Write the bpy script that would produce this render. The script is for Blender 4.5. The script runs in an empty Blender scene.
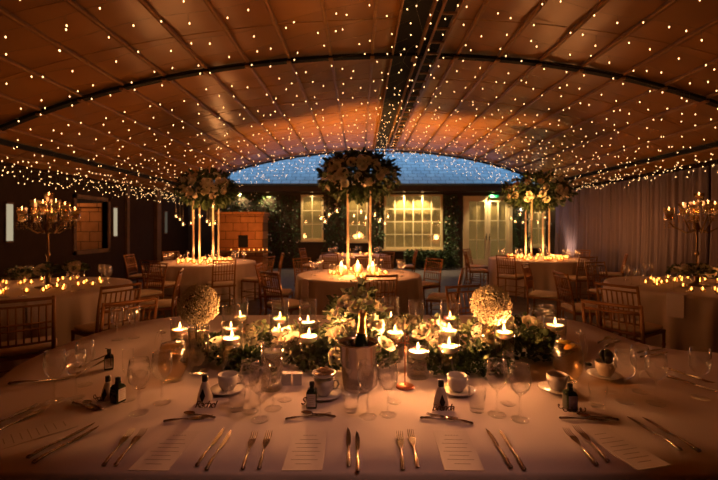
import bpy, math, random
from mathutils import Vector, Matrix, Euler
R = random.Random(11)
PI = math.pi
sc = bpy.context.scene
COL = sc.collection
CAMH, F, U0, V0 = 1.45, 400.0, 359.0, 228.0
TH = 0.75

def at(u, v, h=TH):
    """ground position of something standing at height h that the photo shows at (u, v)"""
    d = (CAMH - h) * F / (v - V0)
    return ((u - U0) / F * d, d)

# ------------------------------------------------------------------ mesh builder
def TR(x=0, y=0, z=0, rz=0, rx=0, ry=0, s=1.0):
    m = Matrix.Translation((x, y, z)) @ Euler((rx, ry, rz)).to_matrix().to_4x4()
    if s != 1.0:
        m = m @ Matrix.Scale(s, 4)
    return m

class MB:
    def __init__(s): s.v = []; s.f = []; s.mi = []; s.cur = 0
    def add(s, vs, fs, M=None):
        b = len(s.v)
        if M is not None: vs = [M @ Vector(p) for p in vs]
        s.v += [tuple(p) for p in vs]
        s.f += [tuple(b + i for i in f) for f in fs]
        s.mi += [s.cur] * len(fs)
        return s
    def box(s, x0, x1, y0, y1, z0, z1, M=None):
        vs = [(x, y, z) for z in (z0, z1) for y in (y0, y1) for x in (x0, x1)]
        return s.add(vs, [(0, 2, 3, 1), (4, 5, 7, 6), (0, 1, 5, 4), (2, 6, 7, 3), (0, 4, 6, 2), (1, 3, 7, 5)], M)
    def lathe(s, prof, n=20, M=None, sq=None):
        vs, fs, rows = [], [], []
        for r, z in prof:
            if r < 1e-6:
                rows.append([len(vs)]); vs.append((0, 0, z))
            else:
                rows.append(list(range(len(vs), len(vs) + n)))
                for i in range(n):
                    a = 2 * PI * i / n
                    k = sq(a) if sq else 1
                    vs.append((r * k * math.cos(a), r * k * math.sin(a), z))
        for a, b in zip(rows, rows[1:]):
            for i in range(n):
                j = (i + 1) % n
                if len(a) == 1 and len(b) > 1: fs.append((a[0], b[j], b[i]))
                elif len(b) == 1 and len(a) > 1: fs.append((a[i], a[j], b[0]))
                elif len(a) > 1: fs.append((a[i], a[j], b[j], b[i]))
        return s.add(vs, fs, M)
    def tube(s, pts, r, n=6, M=None, cap=True):
        pts = [Vector(p) for p in pts]
        k = len(pts); rr = r if isinstance(r, (list, tuple)) else [r] * k
        vs, fs = [], []
        prev = None
        for i, p in enumerate(pts):
            t = (pts[min(i + 1, k - 1)] - pts[max(i - 1, 0)]).normalized()
            if prev is None:
                a = Vector((0, 0, 1)) if abs(t.z) < .9 else Vector((1, 0, 0))
                u = t.cross(a).normalized()
            else:
                u = (prev - t * prev.dot(t)).normalized()
            prev = u; w = t.cross(u)
            for j in range(n):
                a = 2 * PI * j / n
                vs.append(p + (u * math.cos(a) + w * math.sin(a)) * rr[i])
        for i in range(k - 1):
            for j in range(n):
                q = (j + 1) % n
                fs.append((i * n + j, i * n + q, (i + 1) * n + q, (i + 1) * n + j))
        if cap:
            fs.append(tuple(reversed(range(n)))); fs.append(tuple(range((k - 1) * n, k * n)))
        return s.add(vs, fs, M)
    def ell(s, c, r, nu=12, nv=8, M=None):
        r = r if isinstance(r, tuple) else (r, r, r)
        prof = [(math.sin(PI * i / nv), -math.cos(PI * i / nv)) for i in range(nv + 1)]
        prof[0] = (0, -1); prof[-1] = (0, 1)
        m = Matrix.Translation(c) @ Matrix.Diagonal((r[0], r[1], r[2], 1))
        return s.lathe(prof, nu, (M @ m) if M is not None else m)
    def prism(s, pts, z0, z1, M=None):
        n = len(pts)
        vs = [(x, y, z0) for x, y in pts] + [(x, y, z1) for x, y in pts]
        fs = [tuple(reversed(range(n))), tuple(range(n, 2 * n))] + [(i, (i + 1) % n, n + (i + 1) % n, n + i) for i in range(n)]
        return s.add(vs, fs, M)
    def build(s, name, mat, parent=None, smooth=True, **tags):
        me = bpy.data.meshes.new(name)
        me.from_pydata(s.v, [], s.f)
        mats = mat if isinstance(mat, (list, tuple)) else [mat]
        for m in mats: me.materials.append(m)
        if len(mats) > 1: me.polygons.foreach_set('material_index', s.mi)
        me.polygons.foreach_set('use_smooth', [smooth] * len(s.f))
        me.update()
        o = bpy.data.objects.new(name, me); COL.objects.link(o)
        if parent is not None: o.parent = parent
        for k, w in tags.items(): o[k] = w
        return o

def auto_smooth(o, ang=40):
    me = o.data
    try: me.set_sharp_from_angle(angle=math.radians(ang))
    except Exception: pass
    return o
def empty(name, label, cat, loc=(0, 0, 0), rz=0, group=None, rx=0, ry=0):
    o = bpy.data.objects.new(name, None); COL.objects.link(o)
    o.empty_display_size = .05
    o.location = loc; o.rotation_euler = (rx, ry, rz)
    return tag(o, label, cat, group)
def tag(o, label, cat, group=None):
    o['label'] = label; o['category'] = cat
    if group: o['group'] = group
    return o
def struct(o, label=None):
    o['kind'] = 'structure'
    if label: o['label'] = label
    return o
def dup(root, loc, rz=0, label=None, group=None, rx=0, ry=0, scale=None):
    r = root.copy(); COL.objects.link(r)
    r.location = loc; r.rotation_euler = (rx, ry, rz)
    if scale: r.scale = scale if isinstance(scale, tuple) else (scale,) * 3
    if label: r['label'] = label
    if group: r['group'] = group
    def rec(src, dst):
        for ch in list(src.children):
            c = ch.copy(); COL.objects.link(c); c.parent = dst
            rec(ch, c)
    rec(root, r)
    return r
def part(name, data, parent, loc, rot=(0, 0, 0), sc_=1.0):
    o = bpy.data.objects.new(name, data); COL.objects.link(o); o.parent = parent
    o.location = loc; o.rotation_euler = rot; o.scale = (sc_,) * 3
    return o
class Proto:
    """the first placing moves the built thing itself, the later ones copy it with its parts"""
    def __init__(s, root): s.root = root; s.used = False
    def put(s, loc, rz, label, group=None, rx=0, ry=0, scale=None):
        if s.used: return dup(s.root, loc, rz, label, group, rx, ry, scale)
        s.used = True; o = s.root
        o.location = loc; o.rotation_euler = (rx, ry, rz); o['label'] = label
        if scale: o.scale = scale if isinstance(scale, tuple) else (scale,) * 3
        if group: o['group'] = group
        return o

# ------------------------------------------------------------------ materials
def mat(name, col, rough=.5, metal=0, vary=.15, nscale=20, bump=0, bscale=60, col2=None, trans=0, ior=1.45, sub=0, spec=.5, coat=0, emit=None, estr=0, alpha=1):
    m = bpy.data.materials.new(name); m.use_nodes = True
    nt = m.node_tree; b = nt.nodes['Principled BSDF']; L = nt.links
    tc = nt.nodes.new('ShaderNodeTexCoord')
    nz = nt.nodes.new('ShaderNodeTexNoise'); nz.inputs['Scale'].default_value = nscale; nz.inputs['Detail'].default_value = 3
    L.new(tc.outputs['Object'], nz.inputs['Vector'])
    rp = nt.nodes.new('ShaderNodeValToRGB')
    c2 = col2 or tuple(c * (1 - vary) for c in col)
    rp.color_ramp.elements[0].position = .35; rp.color_ramp.elements[1].position = .65
    rp.color_ramp.elements[0].color = (*c2, 1); rp.color_ramp.elements[1].color = (*col, 1)
    L.new(nz.outputs['Fac'], rp.inputs['Fac']); L.new(rp.outputs['Color'], b.inputs['Base Color'])
    b.inputs['Roughness'].default_value = rough; b.inputs['Metallic'].default_value = metal
    b.inputs['IOR'].default_value = ior; b.inputs['Transmission Weight'].default_value = trans
    b.inputs['Specular IOR Level'].default_value = spec
    b.inputs['Coat Weight'].default_value = coat
    b.inputs['Alpha'].default_value = alpha
    if sub: b.inputs['Subsurface Weight'].default_value = sub; b.inputs['Subsurface Radius'].default_value = (.045, .022, .010)
    if bump:
        n2 = nt.nodes.new('ShaderNodeTexNoise'); n2.inputs['Scale'].default_value = bscale
        L.new(tc.outputs['Object'], n2.inputs['Vector'])
        bp = nt.nodes.new('ShaderNodeBump'); bp.inputs['Strength'].default_value = bump; bp.inputs['Distance'].default_value = .01
        L.new(n2.outputs['Fac'], bp.inputs['Height']); L.new(bp.outputs['Normal'], b.inputs['Normal'])
    if emit:
        b.inputs['Emission Color'].default_value = (*emit, 1); b.inputs['Emission Strength'].default_value = estr
    return m
def emis(name, col, s, sampling='NONE'):
    m = bpy.data.materials.new(name); m.use_nodes = True
    nt = m.node_tree; nt.nodes.clear()
    e = nt.nodes.new('ShaderNodeEmission'); e.inputs['Color'].default_value = (*col, 1); e.inputs['Strength'].default_value = s
    o = nt.nodes.new('ShaderNodeOutputMaterial'); nt.links.new(e.outputs[0], o.inputs['Surface'])
    m.cycles.emission_sampling = sampling
    return m
def thin_glass(name, tint=(1, 1, 1), rough=.03, base=.07, edge=.9, power=2.5):
    """single-sheet glass: see-through straight on, mirror-like at grazing angles"""
    m = bpy.data.materials.new(name); m.use_nodes = True
    nt = m.node_tree; nt.nodes.clear(); L = nt.links
    t = nt.nodes.new('ShaderNodeBsdfTransparent'); t.inputs['Color'].default_value = (*tint, 1)
    g = nt.nodes.new('ShaderNodeBsdfGlossy'); g.inputs['Roughness'].default_value = rough; g.inputs['Color'].default_value = (1, 1, 1, 1)
    lw = nt.nodes.new('ShaderNodeLayerWeight'); lw.inputs['Blend'].default_value = .35
    mp = nt.nodes.new('ShaderNodeMapRange'); mp.inputs['To Min'].default_value = base; mp.inputs['To Max'].default_value = edge
    pw = nt.nodes.new('ShaderNodeMath'); pw.operation = 'POWER'; pw.inputs[1].default_value = power
    L.new(lw.outputs['Facing'], pw.inputs[0]); L.new(pw.outputs[0], mp.inputs['Value'])
    mx = nt.nodes.new('ShaderNodeMixShader'); o = nt.nodes.new('ShaderNodeOutputMaterial')
    L.new(mp.outputs[0], mx.inputs['Fac']); L.new(t.outputs[0], mx.inputs[1]); L.new(g.outputs[0], mx.inputs[2]); L.new(mx.outputs[0], o.inputs['Surface'])
    return m
def brick(name, c1, c2, mortar, scale, bw, rh, msize=.02, rough=.7, bump=.4, rot=(0, 0, 0)):
    m = bpy.data.materials.new(name); m.use_nodes = True
    nt = m.node_tree; b = nt.nodes['Principled BSDF']; L = nt.links
    tc = nt.nodes.new('ShaderNodeTexCoord'); mpn = nt.nodes.new('ShaderNodeMapping'); mpn.inputs['Rotation'].default_value = rot
    br = nt.nodes.new('ShaderNodeTexBrick')
    L.new(tc.outputs['Object'], mpn.inputs['Vector']); L.new(mpn.outputs[0], br.inputs['Vector'])
    br.inputs['Color1'].default_value = (*c1, 1); br.inputs['Color2'].default_value = (*c2, 1); br.inputs['Mortar'].default_value = (*mortar, 1)
    b.inputs['Specular IOR Level'].default_value = .5 if name in ('paving', 'roof_slate') else .12; br.inputs['Scale'].default_value = scale; br.inputs['Brick Width'].default_value = bw; br.inputs['Row Height'].default_value = rh
    br.inputs['Mortar Size'].default_value = msize
    nz = nt.nodes.new('ShaderNodeTexNoise'); nz.inputs['Scale'].default_value = 5
    mx = nt.nodes.new('ShaderNodeMixRGB'); mx.blend_type = 'MULTIPLY'; mx.inputs['Fac'].default_value = .5
    L.new(tc.outputs['Object'], nz.inputs['Vector']); L.new(br.outputs['Color'], mx.inputs[1]); L.new(nz.outputs['Fac'], mx.inputs[2])
    L.new(mx.outputs[0], b.inputs['Base Color']); b.inputs['Roughness'].default_value = rough
    bp = nt.nodes.new('ShaderNodeBump'); bp.inputs['Strength'].default_value = bump; bp.inputs['Distance'].default_value = .01; bp.invert = True
    L.new(br.outputs['Fac'], bp.inputs['Height']); L.new(bp.outputs[0], b.inputs['Normal'])
    return m

M_linen = mat('linen', (.74, .62, .62), .85, vary=.04, nscale=3, bump=.12, bscale=260)
M_linen2 = mat('linen_satin', (.66, .52, .45), .7, vary=.06, nscale=3, bump=.1, bscale=120)
M_gold = mat('chair_gold', (.34, .145, .045), .38, .25, vary=.3, nscale=9)
M_cush = mat('cushion', (.74, .60, .44), .75, vary=.06, bump=.1)
M_glass = thin_glass('glass', base=.03, edge=1.0, rough=.06, power=4.0)
M_bowl = thin_glass('glass_bowl', base=.075, edge=1.0, rough=.09, power=2.0)
M_stemglass = thin_glass('glass_stem', base=.22, edge=1.0, rough=.12, power=1.2)
M_glass_far = thin_glass('table_glass', base=.08, edge=.85, rough=.1)
M_acryl = mat('acrylic', (.92, .72, .50), .28, vary=.05, trans=.45)
M_water = thin_glass('water', tint=(.95, .89, .72), base=.05, edge=.8, power=3.0)
M_cloudy = thin_glass('lemon_water', tint=(.86, .72, .50), base=.12, edge=.9, rough=.2)
M_wax = mat('wax', (.95, .84, .66), .45, vary=.02, sub=1.0)
M_flame = emis('flame', (1, .50, .16), 22)
M_wick = mat('wick', (.03, .02, .015), .9)
M_bulb = emis('fairy_bulb', (1, .54, .21), 6)
M_cable = mat('cable', (.20, .15, .09), .6)
M_steel = mat('steel', (.42, .33, .27), .2, 1, vary=.1)
M_silver = mat('silver_bucket', (.70, .60, .52), .22, 1, vary=.12, nscale=6, bump=.05, bscale=15)
M_copper = mat('copper', (.72, .25, .12), .3, 1, vary=.1)
M_goldfoil = mat('gold_foil', (.85, .55, .20), .32, 1, vary=.2, nscale=60, bump=.4, bscale=90)
M_china = mat('china', (.72, .66, .66), .22, vary=.03, coat=.3)
M_black = mat('black_cap', (.012, .011, .012), .35, vary=.2)
M_label = mat('paper_label', (.72, .66, .68), .7, vary=.05)
M_paper = mat('menu_card', (.70, .59, .585), .75, vary=.03, nscale=5)
M_ink = mat('ink', (.40, .31, .29), .7)
M_wood = mat('laser_wood', (.13, .07, .04), .6, vary=.3, nscale=40)
M_leaf = mat('leaf', (.055, .085, .03), .5, vary=.5, nscale=14, col2=(.02, .04, .012))
M_leaf2 = mat('eucalyptus', (.12, .15, .075), .5, vary=.4, nscale=20, col2=(.045, .065, .03))
M_ivy = mat('ivy', (.045, .09, .02), .55, vary=.5, nscale=7, col2=(.014, .03, .008))
M_rose = mat('rose', (.92, .80, .60), .6, vary=.12, nscale=30, sub=.2)
M_hyd = mat('hydrangea', (.88, .76, .60), .65, vary=.25, nscale=40)
M_breath = mat('babys_breath', (.88, .74, .50), .7, vary=.2, nscale=60)
M_stem = mat('stem', (.10, .10, .03), .7)
M_lemon = mat('lemon', (.85, .60, .10), .4, vary=.1)
M_choc = mat('biscuits', (.62, .36, .17), .6, vary=.4, nscale=60, bump=.4)
M_bottle = mat('bottle_glass', (.02, .035, .015), .08, vary=.2, coat=.5)
M_clearb = mat('mini_bottle_glass', (.66, .55, .50), .15, vary=.1)
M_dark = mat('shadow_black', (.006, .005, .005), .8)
M_crystal = thin_glass('crystal', tint=(1, .88, .7), base=.35, edge=1.0, rough=.1)
M_brass = mat('brass', (.30, .17, .07), .3, 1, vary=.2)
M_timber = brick('timber_siding', (.055, .028, .014), (.040, .020, .010), (.012, .008, .006), 1, 2.4, .16, .012, rough=.7, rot=(PI / 2, 0, PI / 2))
M_timber2 = mat('post_timber', (.16, .085, .035), .6, vary=.4, nscale=5)
M_sand = brick('sandstone', (.62, .27, .09), (.50, .20, .07), (.20, .09, .03), 1, .48, .27, .012, rough=.85, rot=(PI / 2, 0, 0))
M_slate = brick('roof_slate', (.30, .40, .48), (.22, .31, .40), (.08, .12, .16), 1, .32, .2, .012, rough=.6, bump=.8)
M_render = mat('painted_wall', (.06, .04, .025), .8, vary=.3, nscale=2)
M_cream = mat('cream_paint', (.74, .62, .36), .5, vary=.05)
M_blind_glow = mat('window_blind', (.54, .40, .19), .75, vary=.12, nscale=2, emit=(.56, .36, .11), estr=.32)  # weak emission stands in for room light behind the windows
M_pane = thin_glass('pane', tint=(.85, .85, .8), base=.1, edge=.9, rough=.05)
M_eave = mat('eave', (.035, .02, .012), .7)
M_curt = mat('drape', (.36, .29, .32), .9, vary=.06, nscale=3, bump=.1, bscale=200)
M_lining = mat('tent_lining', (.34, .145, .030), .33, vary=.22, nscale=1.3, spec=.6)
M_batten = mat('tent_batten', (.34, .16, .045), .5, vary=.2)
M_truss = mat('truss', (.27, .13, .05), .45, .3, vary=.2)

# ------------------------------------------------------------------ camera, world, view
cd = bpy.data.cameras.new('camera'); cam = bpy.data.objects.new('camera', cd); COL.objects.link(cam)
cd.sensor_width = 36; cd.lens = 36 * F / 718; cd.shift_y = -(240 - V0) / 718
cam.location = (0, 0, CAMH); cam.rotation_euler = (PI / 2, 0, 0)
cd.dof.use_dof = True; cd.dof.focus_distance = 1.8; cd.dof.aperture_fstop = 3.2
cd.clip_start = .05; cd.clip_end = 200
sc.camera = cam
w = bpy.data.worlds.new('dusk'); sc.world = w; w.use_nodes = True
nt = w.node_tree; bg = nt.nodes['Background']
tcw = nt.nodes.new('ShaderNodeTexCoord'); sx = nt.nodes.new('ShaderNodeSeparateXYZ'); rp = nt.nodes.new('ShaderNodeValToRGB')
nt.links.new(tcw.outputs['Generated'], sx.inputs[0]); nt.links.new(sx.outputs['Z'], rp.inputs['Fac']); nt.links.new(rp.outputs[0], bg.inputs['Color'])
rp.color_ramp.elements[0].color = (.34, .58, .80, 1); rp.color_ramp.elements[1].color = (.20, .40, .62, 1)
bg.inputs['Strength'].default_value = 2.6
sc.view_settings.view_transform = 'Standard'; sc.view_settings.look = 'None'; sc.view_settings.gamma = 1
sc.view_settings.exposure = 0
try:
    sc.cycles.use_denoising = True
    sc.cycles.max_bounces = 10; sc.cycles.transparent_max_bounces = 24; sc.cycles.transmission_bounces = 8
    sc.cycles.glossy_bounces = 4; sc.cycles.diffuse_bounces = 2
    sc.cycles.sample_clamp_indirect = 3; sc.cycles.caustics_reflective = False; sc.cycles.caustics_refractive = False
except Exception: pass

def lamp(name, loc, power, col=(1, .385, .115), rad=.03, parent=None):
    l = bpy.data.lights.new(name, 'POINT'); l.energy = power; l.color = col; l.shadow_soft_size = rad
    o = bpy.data.objects.new(name, l); COL.objects.link(o); o.location = loc
    if parent is not None: o.parent = parent
    return o
def spot(name, loc, tgt, power, col, ang=70, rad=.05, blend=.6, parent=None):
    l = bpy.data.lights.new(name, 'SPOT'); l.energy = power; l.color = col; l.shadow_soft_size = rad
    l.spot_size = math.radians(ang); l.spot_blend = blend
    o = bpy.data.objects.new(name, l); COL.objects.link(o); o.location = loc
    o.rotation_euler = (Vector(tgt) - Vector(loc)).to_track_quat('-Z', 'Y').to_euler()
    return o

# ------------------------------------------------------------------ shell
XL, XR, YB, YF, YE = -6.2, 6.75, 14.5, -2.5, 13.5     # left, right, building wall, wall behind the camera, end of the marquee
RX = .75
def H(x):
    d = x - RX
    if d < 0: return CAMH + 2.63 - .0235 * d * d - .00015 * d ** 4
    return CAMH + 2.63 - .030 * d * d - .0002 * d ** 4
M_floor = brick('paving', (.13, .11, .115), (.095, .08, .085), (.03, .025, .025), 1, .6, .4, .012, rough=.42, bump=.5)
struct(MB().box(XL - 2, XR + 1, YF, YB + 1, -.1, 0).build('floor', M_floor, smooth=False))
# left wall with an opening showing the stone block outside
mb = MB()
mb.box(XL - .12, XL, YF, 8.75, 0, 3.3).box(XL - .12, XL, 9.85, YB, 0, 3.3).box(XL - .12, XL, 8.75, 9.85, 0, .95).box(XL - .12, XL, 8.75, 9.85, 2.1, 3.3)
struct(mb.build('wall_left', M_timber, smooth=False))
mb = MB()
for y0, y1 in ((8.66, 8.75), (9.85, 9.94)): mb.box(XL - .14, XL + .03, y0, y1, .86, 2.19)
mb.box(XL - .14, XL + .03, 8.66, 9.94, .86, .95).box(XL - .14, XL + .03, 8.66, 9.94, 2.1, 2.19)
struct(mb.build('trim_1', M_timber2, smooth=False))
struct(MB().box(XL + .002, XL + .10, 12.1, 12.35, 0, 2.7).build('trim_2', M_timber2, smooth=False))
struct(MB().box(XL + .002, XL + .06, 10.6, 10.72, 0, 2.7).build('trim_3', M_timber2, smooth=False))
struct(MB().box(XR, XR + .12, YF, YB, 0, 3.3).build('wall_right', M_timber, smooth=False))
mb = MB().box(XL - .12, XR + .12, YF - .12, YF, 0, 4.3)
struct(mb.build('wall_front', M_timber2, smooth=False))
# building wall behind
WINS = [(301, 323.5, 195, 240, 2, 3), (347, 368, 195, 241, 2, 3), (384, 442.5, 194.5, 249, 6, 4), (528, 566, 195, 246, 4, 3)]
def wx(u, Y=YB): return (u - U0) / F * Y
def wz(v, Y=YB): return CAMH - (v - V0) / F * Y
holes = [(wx(a), wx(b), wz(d), wz(c)) for a, b, c, d, _, _ in WINS] + [(wx(463), wx(512), 0.0, wz(196))]
holes.sort()
mb = MB(); x = -9.0
for a, b, z0, z1 in holes:
    mb.box(x, a, YB, YB + .3, 0, 3.0); mb.box(a, b, YB, YB + .3, z1, 3.0)
    if z0 > 0: mb.box(a, b, YB, YB + .3, 0, z0)
    x = b
mb.box(x, 10, YB, YB + .3, 0, 3.0)
struct(mb.build('wall_back', M_render, smooth=False))
struct(MB().box(-9, 10, YB + .9, YB + 1.0, 0, 3.0).build('wall_inner', M_blind_glow, smooth=False))
def window(n, a, b, z0, z1, nx, nz):
    t = bpy.data.objects.new('window_%d' % n, None); COL.objects.link(t); t.location = ((a + b) / 2, YB, z0); t['kind'] = 'structure'
    W, Hh = (b - a) / 2, z1 - z0
    f = MB(); e = .07
    f.box(-W, -W + e, -.05, .08, 0, Hh).box(W - e, W, -.05, .08, 0, Hh).box(-W + e, W - e, -.05, .08, 0, e).box(-W + e, W - e, -.05, .08, Hh - e, Hh)
    f.build('window_frame', M_cream, t, False)
    MB().box(-W - .08, W + .08, -.14, -.051, -.07, .0).build('window_sill', M_cream, t, False)
    g = MB(); iw = 2 * (W - e); ih = Hh - 2 * e
    for i in range(1, nx):
        xx = -W + e + iw * i / nx; g.box(xx - .016, xx + .016, -.02, .03, e, Hh - e)
    for k in range(1, nz):
        zz = e + ih * k / nz; g.box(-W + e, W - e, -.024, .026, zz - .016, zz + .016)
    g.build('glazing_bars', M_cream, t, False)
    MB().box(-W + e, W - e, .034, .040, e, Hh - e).build('pane', M_pane, t, False)
    MB().box(-W + e, W - e, .12, .13, e, Hh - e).build('blind', M_blind_glow, t, False)
    return t
for i, (a, b, c, d, nx, nz) in enumerate(WINS): window(i + 1, wx(a), wx(b), wz(d), wz(c), nx, nz)
# double door
da, db, dz = wx(463), wx(512), wz(196)
dt = bpy.data.objects.new('door_1', None); COL.objects.link(dt); dt.location = ((da + db) / 2, YB, 0); dt['kind'] = 'structure'
W = (db - da) / 2
f = MB().box(-W, -W + .12, -.05, .1, 0, dz).box(W - .12, W, -.05, .1, 0, dz).box(-W + .12, W - .12, -.05, .1, dz - .1, dz).build('door_frame', M_cream, dt, False)
for s in (-1, 1):
    x0, x1 = (-W + .12, -.005) if s < 0 else (.005, W - .12)
    g = MB(); e = .10; h1 = dz - .1
    g.box(x0, x0 + e, -.02, .04, 0, h1).box(x1 - e, x1, -.02, .04, 0, h1).box(x0 + e, x1 - e, -.02, .04, 0, .32).box(x0 + e, x1 - e, -.02, .04, h1 - e, h1)
    for k in (1, 2): zz = .32 + (h1 - e - .32) * k / 3; g.box(x0 + e, x1 - e, -.015, .035, zz - .015, zz + .015)
    g.box((x0 + x1) / 2 - .015, (x0 + x1) / 2 + .015, -.018, .03, .32, h1 - e)
    lf = g.build('door_leaf', M_cream, dt, False)
    MB().box(x0 + e, x1 - e, .036, .042, .32, h1 - e).build('pane', M_pane, lf, False)
    MB().box(x0 + e, x1 - e, .10, .11, .32, h1 - e).build('blind', M_blind_glow, lf, False)
    MB().tube([(s * .06, -.07, 1.0), (s * .06, -.07, 1.25)], .012).box(s * .06 - .02, s * .06 + .02, -.068, -.02, 1.1, 1.14).build('door_handle', M_black, lf)
ex = empty('exit_sign', 'small green lit exit sign above the double doors of the building', 'sign', (wx(493), YB - .12, wz(197.6)))
MB().box(-.16, .16, 0, .06, 0, .09).build('sign_box', mat('sign_green', (.02, .30, .10), .5, emit=(.03, .6, .2), estr=.8), ex, False)
# eaves and slate roof
struct(MB().box(-9, 10, YB - .42, YB + .0, 2.74, 2.93).build('trim_4', M_eave, smooth=False))
rf = MB(); rf.add([(-9, -.0, 0), (10, -.0, 0), (10, 6.0, 0), (-9, 6.0, 0), (-9, 0, .08), (10, 0, .08), (10, 6, .08), (-9, 6, .08)], [(0, 3, 2, 1), (4, 5, 6, 7), (0, 1, 5, 4), (2, 3, 7, 6), (1, 2, 6, 5), (0, 4, 7, 3)])
ro = struct(rf.build('roof', M_slate, smooth=False)); ro.location = (0, YB - .5, 2.94); ro.rotation_euler = (math.radians(42), 0, 0)

# marquee lining: curved sheet with battens, one mesh
def lining(x0, x1, nx, y0=YF, y1=YE, t=.02):
    mb = MB()
    xs = [x0 + (x1 - x0) * i / nx for i in range(nx + 1)]
    ny = 32; ys = [y0 + (y1 - y0) * k / ny for k in range(ny + 1)]
    def pl(i, k):  # a slight billow between the battens
        return .035 * math.sin(PI * ((xs[i] - x0) / .62 % 1)) * math.sin(PI * ((ys[k] - y0) / 1.0 % 1))
    vs = [(xs[i], ys[k], H(xs[i]) + pl(i, k)) for k in range(ny + 1) for i in range(nx + 1)]
    n1 = len(vs); vs += [(x, y, z + t) for x, y, z in vs]
    fs = []
    for k in range(ny):
        for i in range(nx):
            a = k * (nx + 1) + i; q = (a, a + 1, a + nx + 2, a + nx + 1)
            fs.append(tuple(reversed(q))); fs.append(tuple(n1 + j for j in q))
    for k in range(ny):
        for i in (0, nx):
            a = k * (nx + 1) + i; fs.append((a, a + nx + 1, n1 + a + nx + 1, n1 + a))
    mb.add(vs, fs)
    mb.cur = 1
    xx = x0 + .3
    while xx < x1:
        mb.box(xx - .022, xx + .022, y0, y1, H(xx) - .035, H(xx) + .01); xx += .62
    k = 0
    y = y0 + .5
    while y < y1:
        if abs(y - 6.0) > .2:
            ps = [(x, y, H(x) - .012) for x in [x0 + (x1 - x0) * j / 24 for j in range(25)]]
            mb.tube(ps, .006, 4)
        y += 1.0
    return mb
struct(lining(XL - .1, RX - .24, 44).build('ceiling', [M_lining, M_batten]))
struct(lining(RX + .42, XR + .1, 40).build('ceiling', [M_lining, M_batten]))
struct(MB().box(RX - .3, RX + .47, YF, YE, H(RX) + .03, H(RX) + .05).build('ceiling_ridge', M_dark, smooth=False))
for s, xx in ((-1, RX - .25), (1, RX + .13)):
    struct(MB().box(xx - .012, xx + .012, YF, YE, H(RX) - .06, H(RX) + .028).build('trim_%d' % (5 if s < 0 else 6), M_batten, smooth=False))
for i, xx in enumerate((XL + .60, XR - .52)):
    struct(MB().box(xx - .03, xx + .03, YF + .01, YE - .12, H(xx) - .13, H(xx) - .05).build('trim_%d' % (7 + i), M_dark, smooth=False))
# dark arch across at six metres with short tabs
def arch(y, n, wdt, label):
    mb = MB()
    xs = [XL + (XR - XL) * i / 60 for i in range(61)]
    vs = []; fs = []
    for x in xs:
        for dy, dzz in ((-wdt / 2, -.05), (wdt / 2, -.05), (wdt / 2, .0), (-wdt / 2, .0)): vs.append((x, y + dy, H(x) - .02 + dzz))
    for i in range(60):
        for j in range(4): fs.append((i * 4 + j, i * 4 + (j + 1) % 4, i * 4 + 4 + (j + 1) % 4, i * 4 + 4 + j))
    mb.add(vs, fs); mb.cur = 1
    xx = XL + .2
    while xx < XR:
        mb.box(xx - .03, xx + .03, y - wdt / 2 - .03, y + wdt / 2 + .03, H(xx) - .105, H(xx) - .077); xx += .62
    return struct(mb.build(n, [M_dark, M_batten], smooth=False))
arch(6.0, 'ceiling_beam', .10, '')
arch(YE - .06, 'ceiling_beam', .10, '')
# gable strip closing the lining end at the eaves
# ridge truss
tr = empty('lighting_truss', 'ladder-like brown metal truss running along the marquee ridge', 'truss', (RX + .30, 0, H(RX) - .14))
for x in (-.10, .10):
    MB().tube([(x, YF + .1, 0), (x, YE - .1, 0)], .018).build('chord', M_truss, tr)
rung = MB().box(-.085, .085, -.014, .014, -.012, .012).build('rung', M_truss, tr, False); RUNG = rung.data; rung.location.y = YF + .3
y = YF + .66
while y < YE - .2:
    part('rung', RUNG, tr, (0, y, 0)); y += .36
hang = MB().box(-.01, .01, -.01, .01, .017, .165).build('hanger', M_truss, tr, False); hang.location = (-.1, YF + .6, 0); part('hanger', hang.data, tr, (.1, YF + .6, 0))
y = YF + 2.2
while y < YE - .2:
    part('hanger', hang.data, tr, (-.1, y, 0)); part('hanger', hang.data, tr, (.1, y, 0)); y += 1.6

# drapes along the right wall
ncur = 6; cy0, cy1 = 4.6, 13.42
for i in range(ncur):
    y0 = cy0 + (cy1 - cy0) * i / ncur; y1 = cy0 + (cy1 - cy0) * (i + 1) / ncur - .02
    mb = MB(); n = 90; vs = []; fs = []
    ph = R.uniform(0, 6)
    for k in range(n + 1):
        y = y0 + (y1 - y0) * k / n
        a = .05 * math.sin(k * .62 + ph) + .02 * math.sin(k * 1.7 + ph * 2)
        vs += [(XR - .16 + a * .8, y, 2.62), (XR - .16 + a, y, 1.4), (XR - .18 + a * 1.4, y + .02 * math.sin(k), .03)]
    for k in range(n):
        for j in range(2): fs.append((k * 3 + j, k * 3 + 3 + j, k * 3 + 4 + j, k * 3 + 1 + j))
    mb.add(vs, fs)
    where = ['nearest the candle stand', 'second from the candle stand', 'behind the dark right-hand table', 'behind the chairs of the right-hand tables', 'beside the flower-ball table', 'nearest the lit windows'][i]
    o = mb.build('curtain', M_curt); tag(o, 'floor-length gathered grey-mauve drape, ' + where, 'curtain', 'drapes along the right wall')
    o.modifiers.new('s', 'SOLIDIFY').thickness = .006

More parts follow.
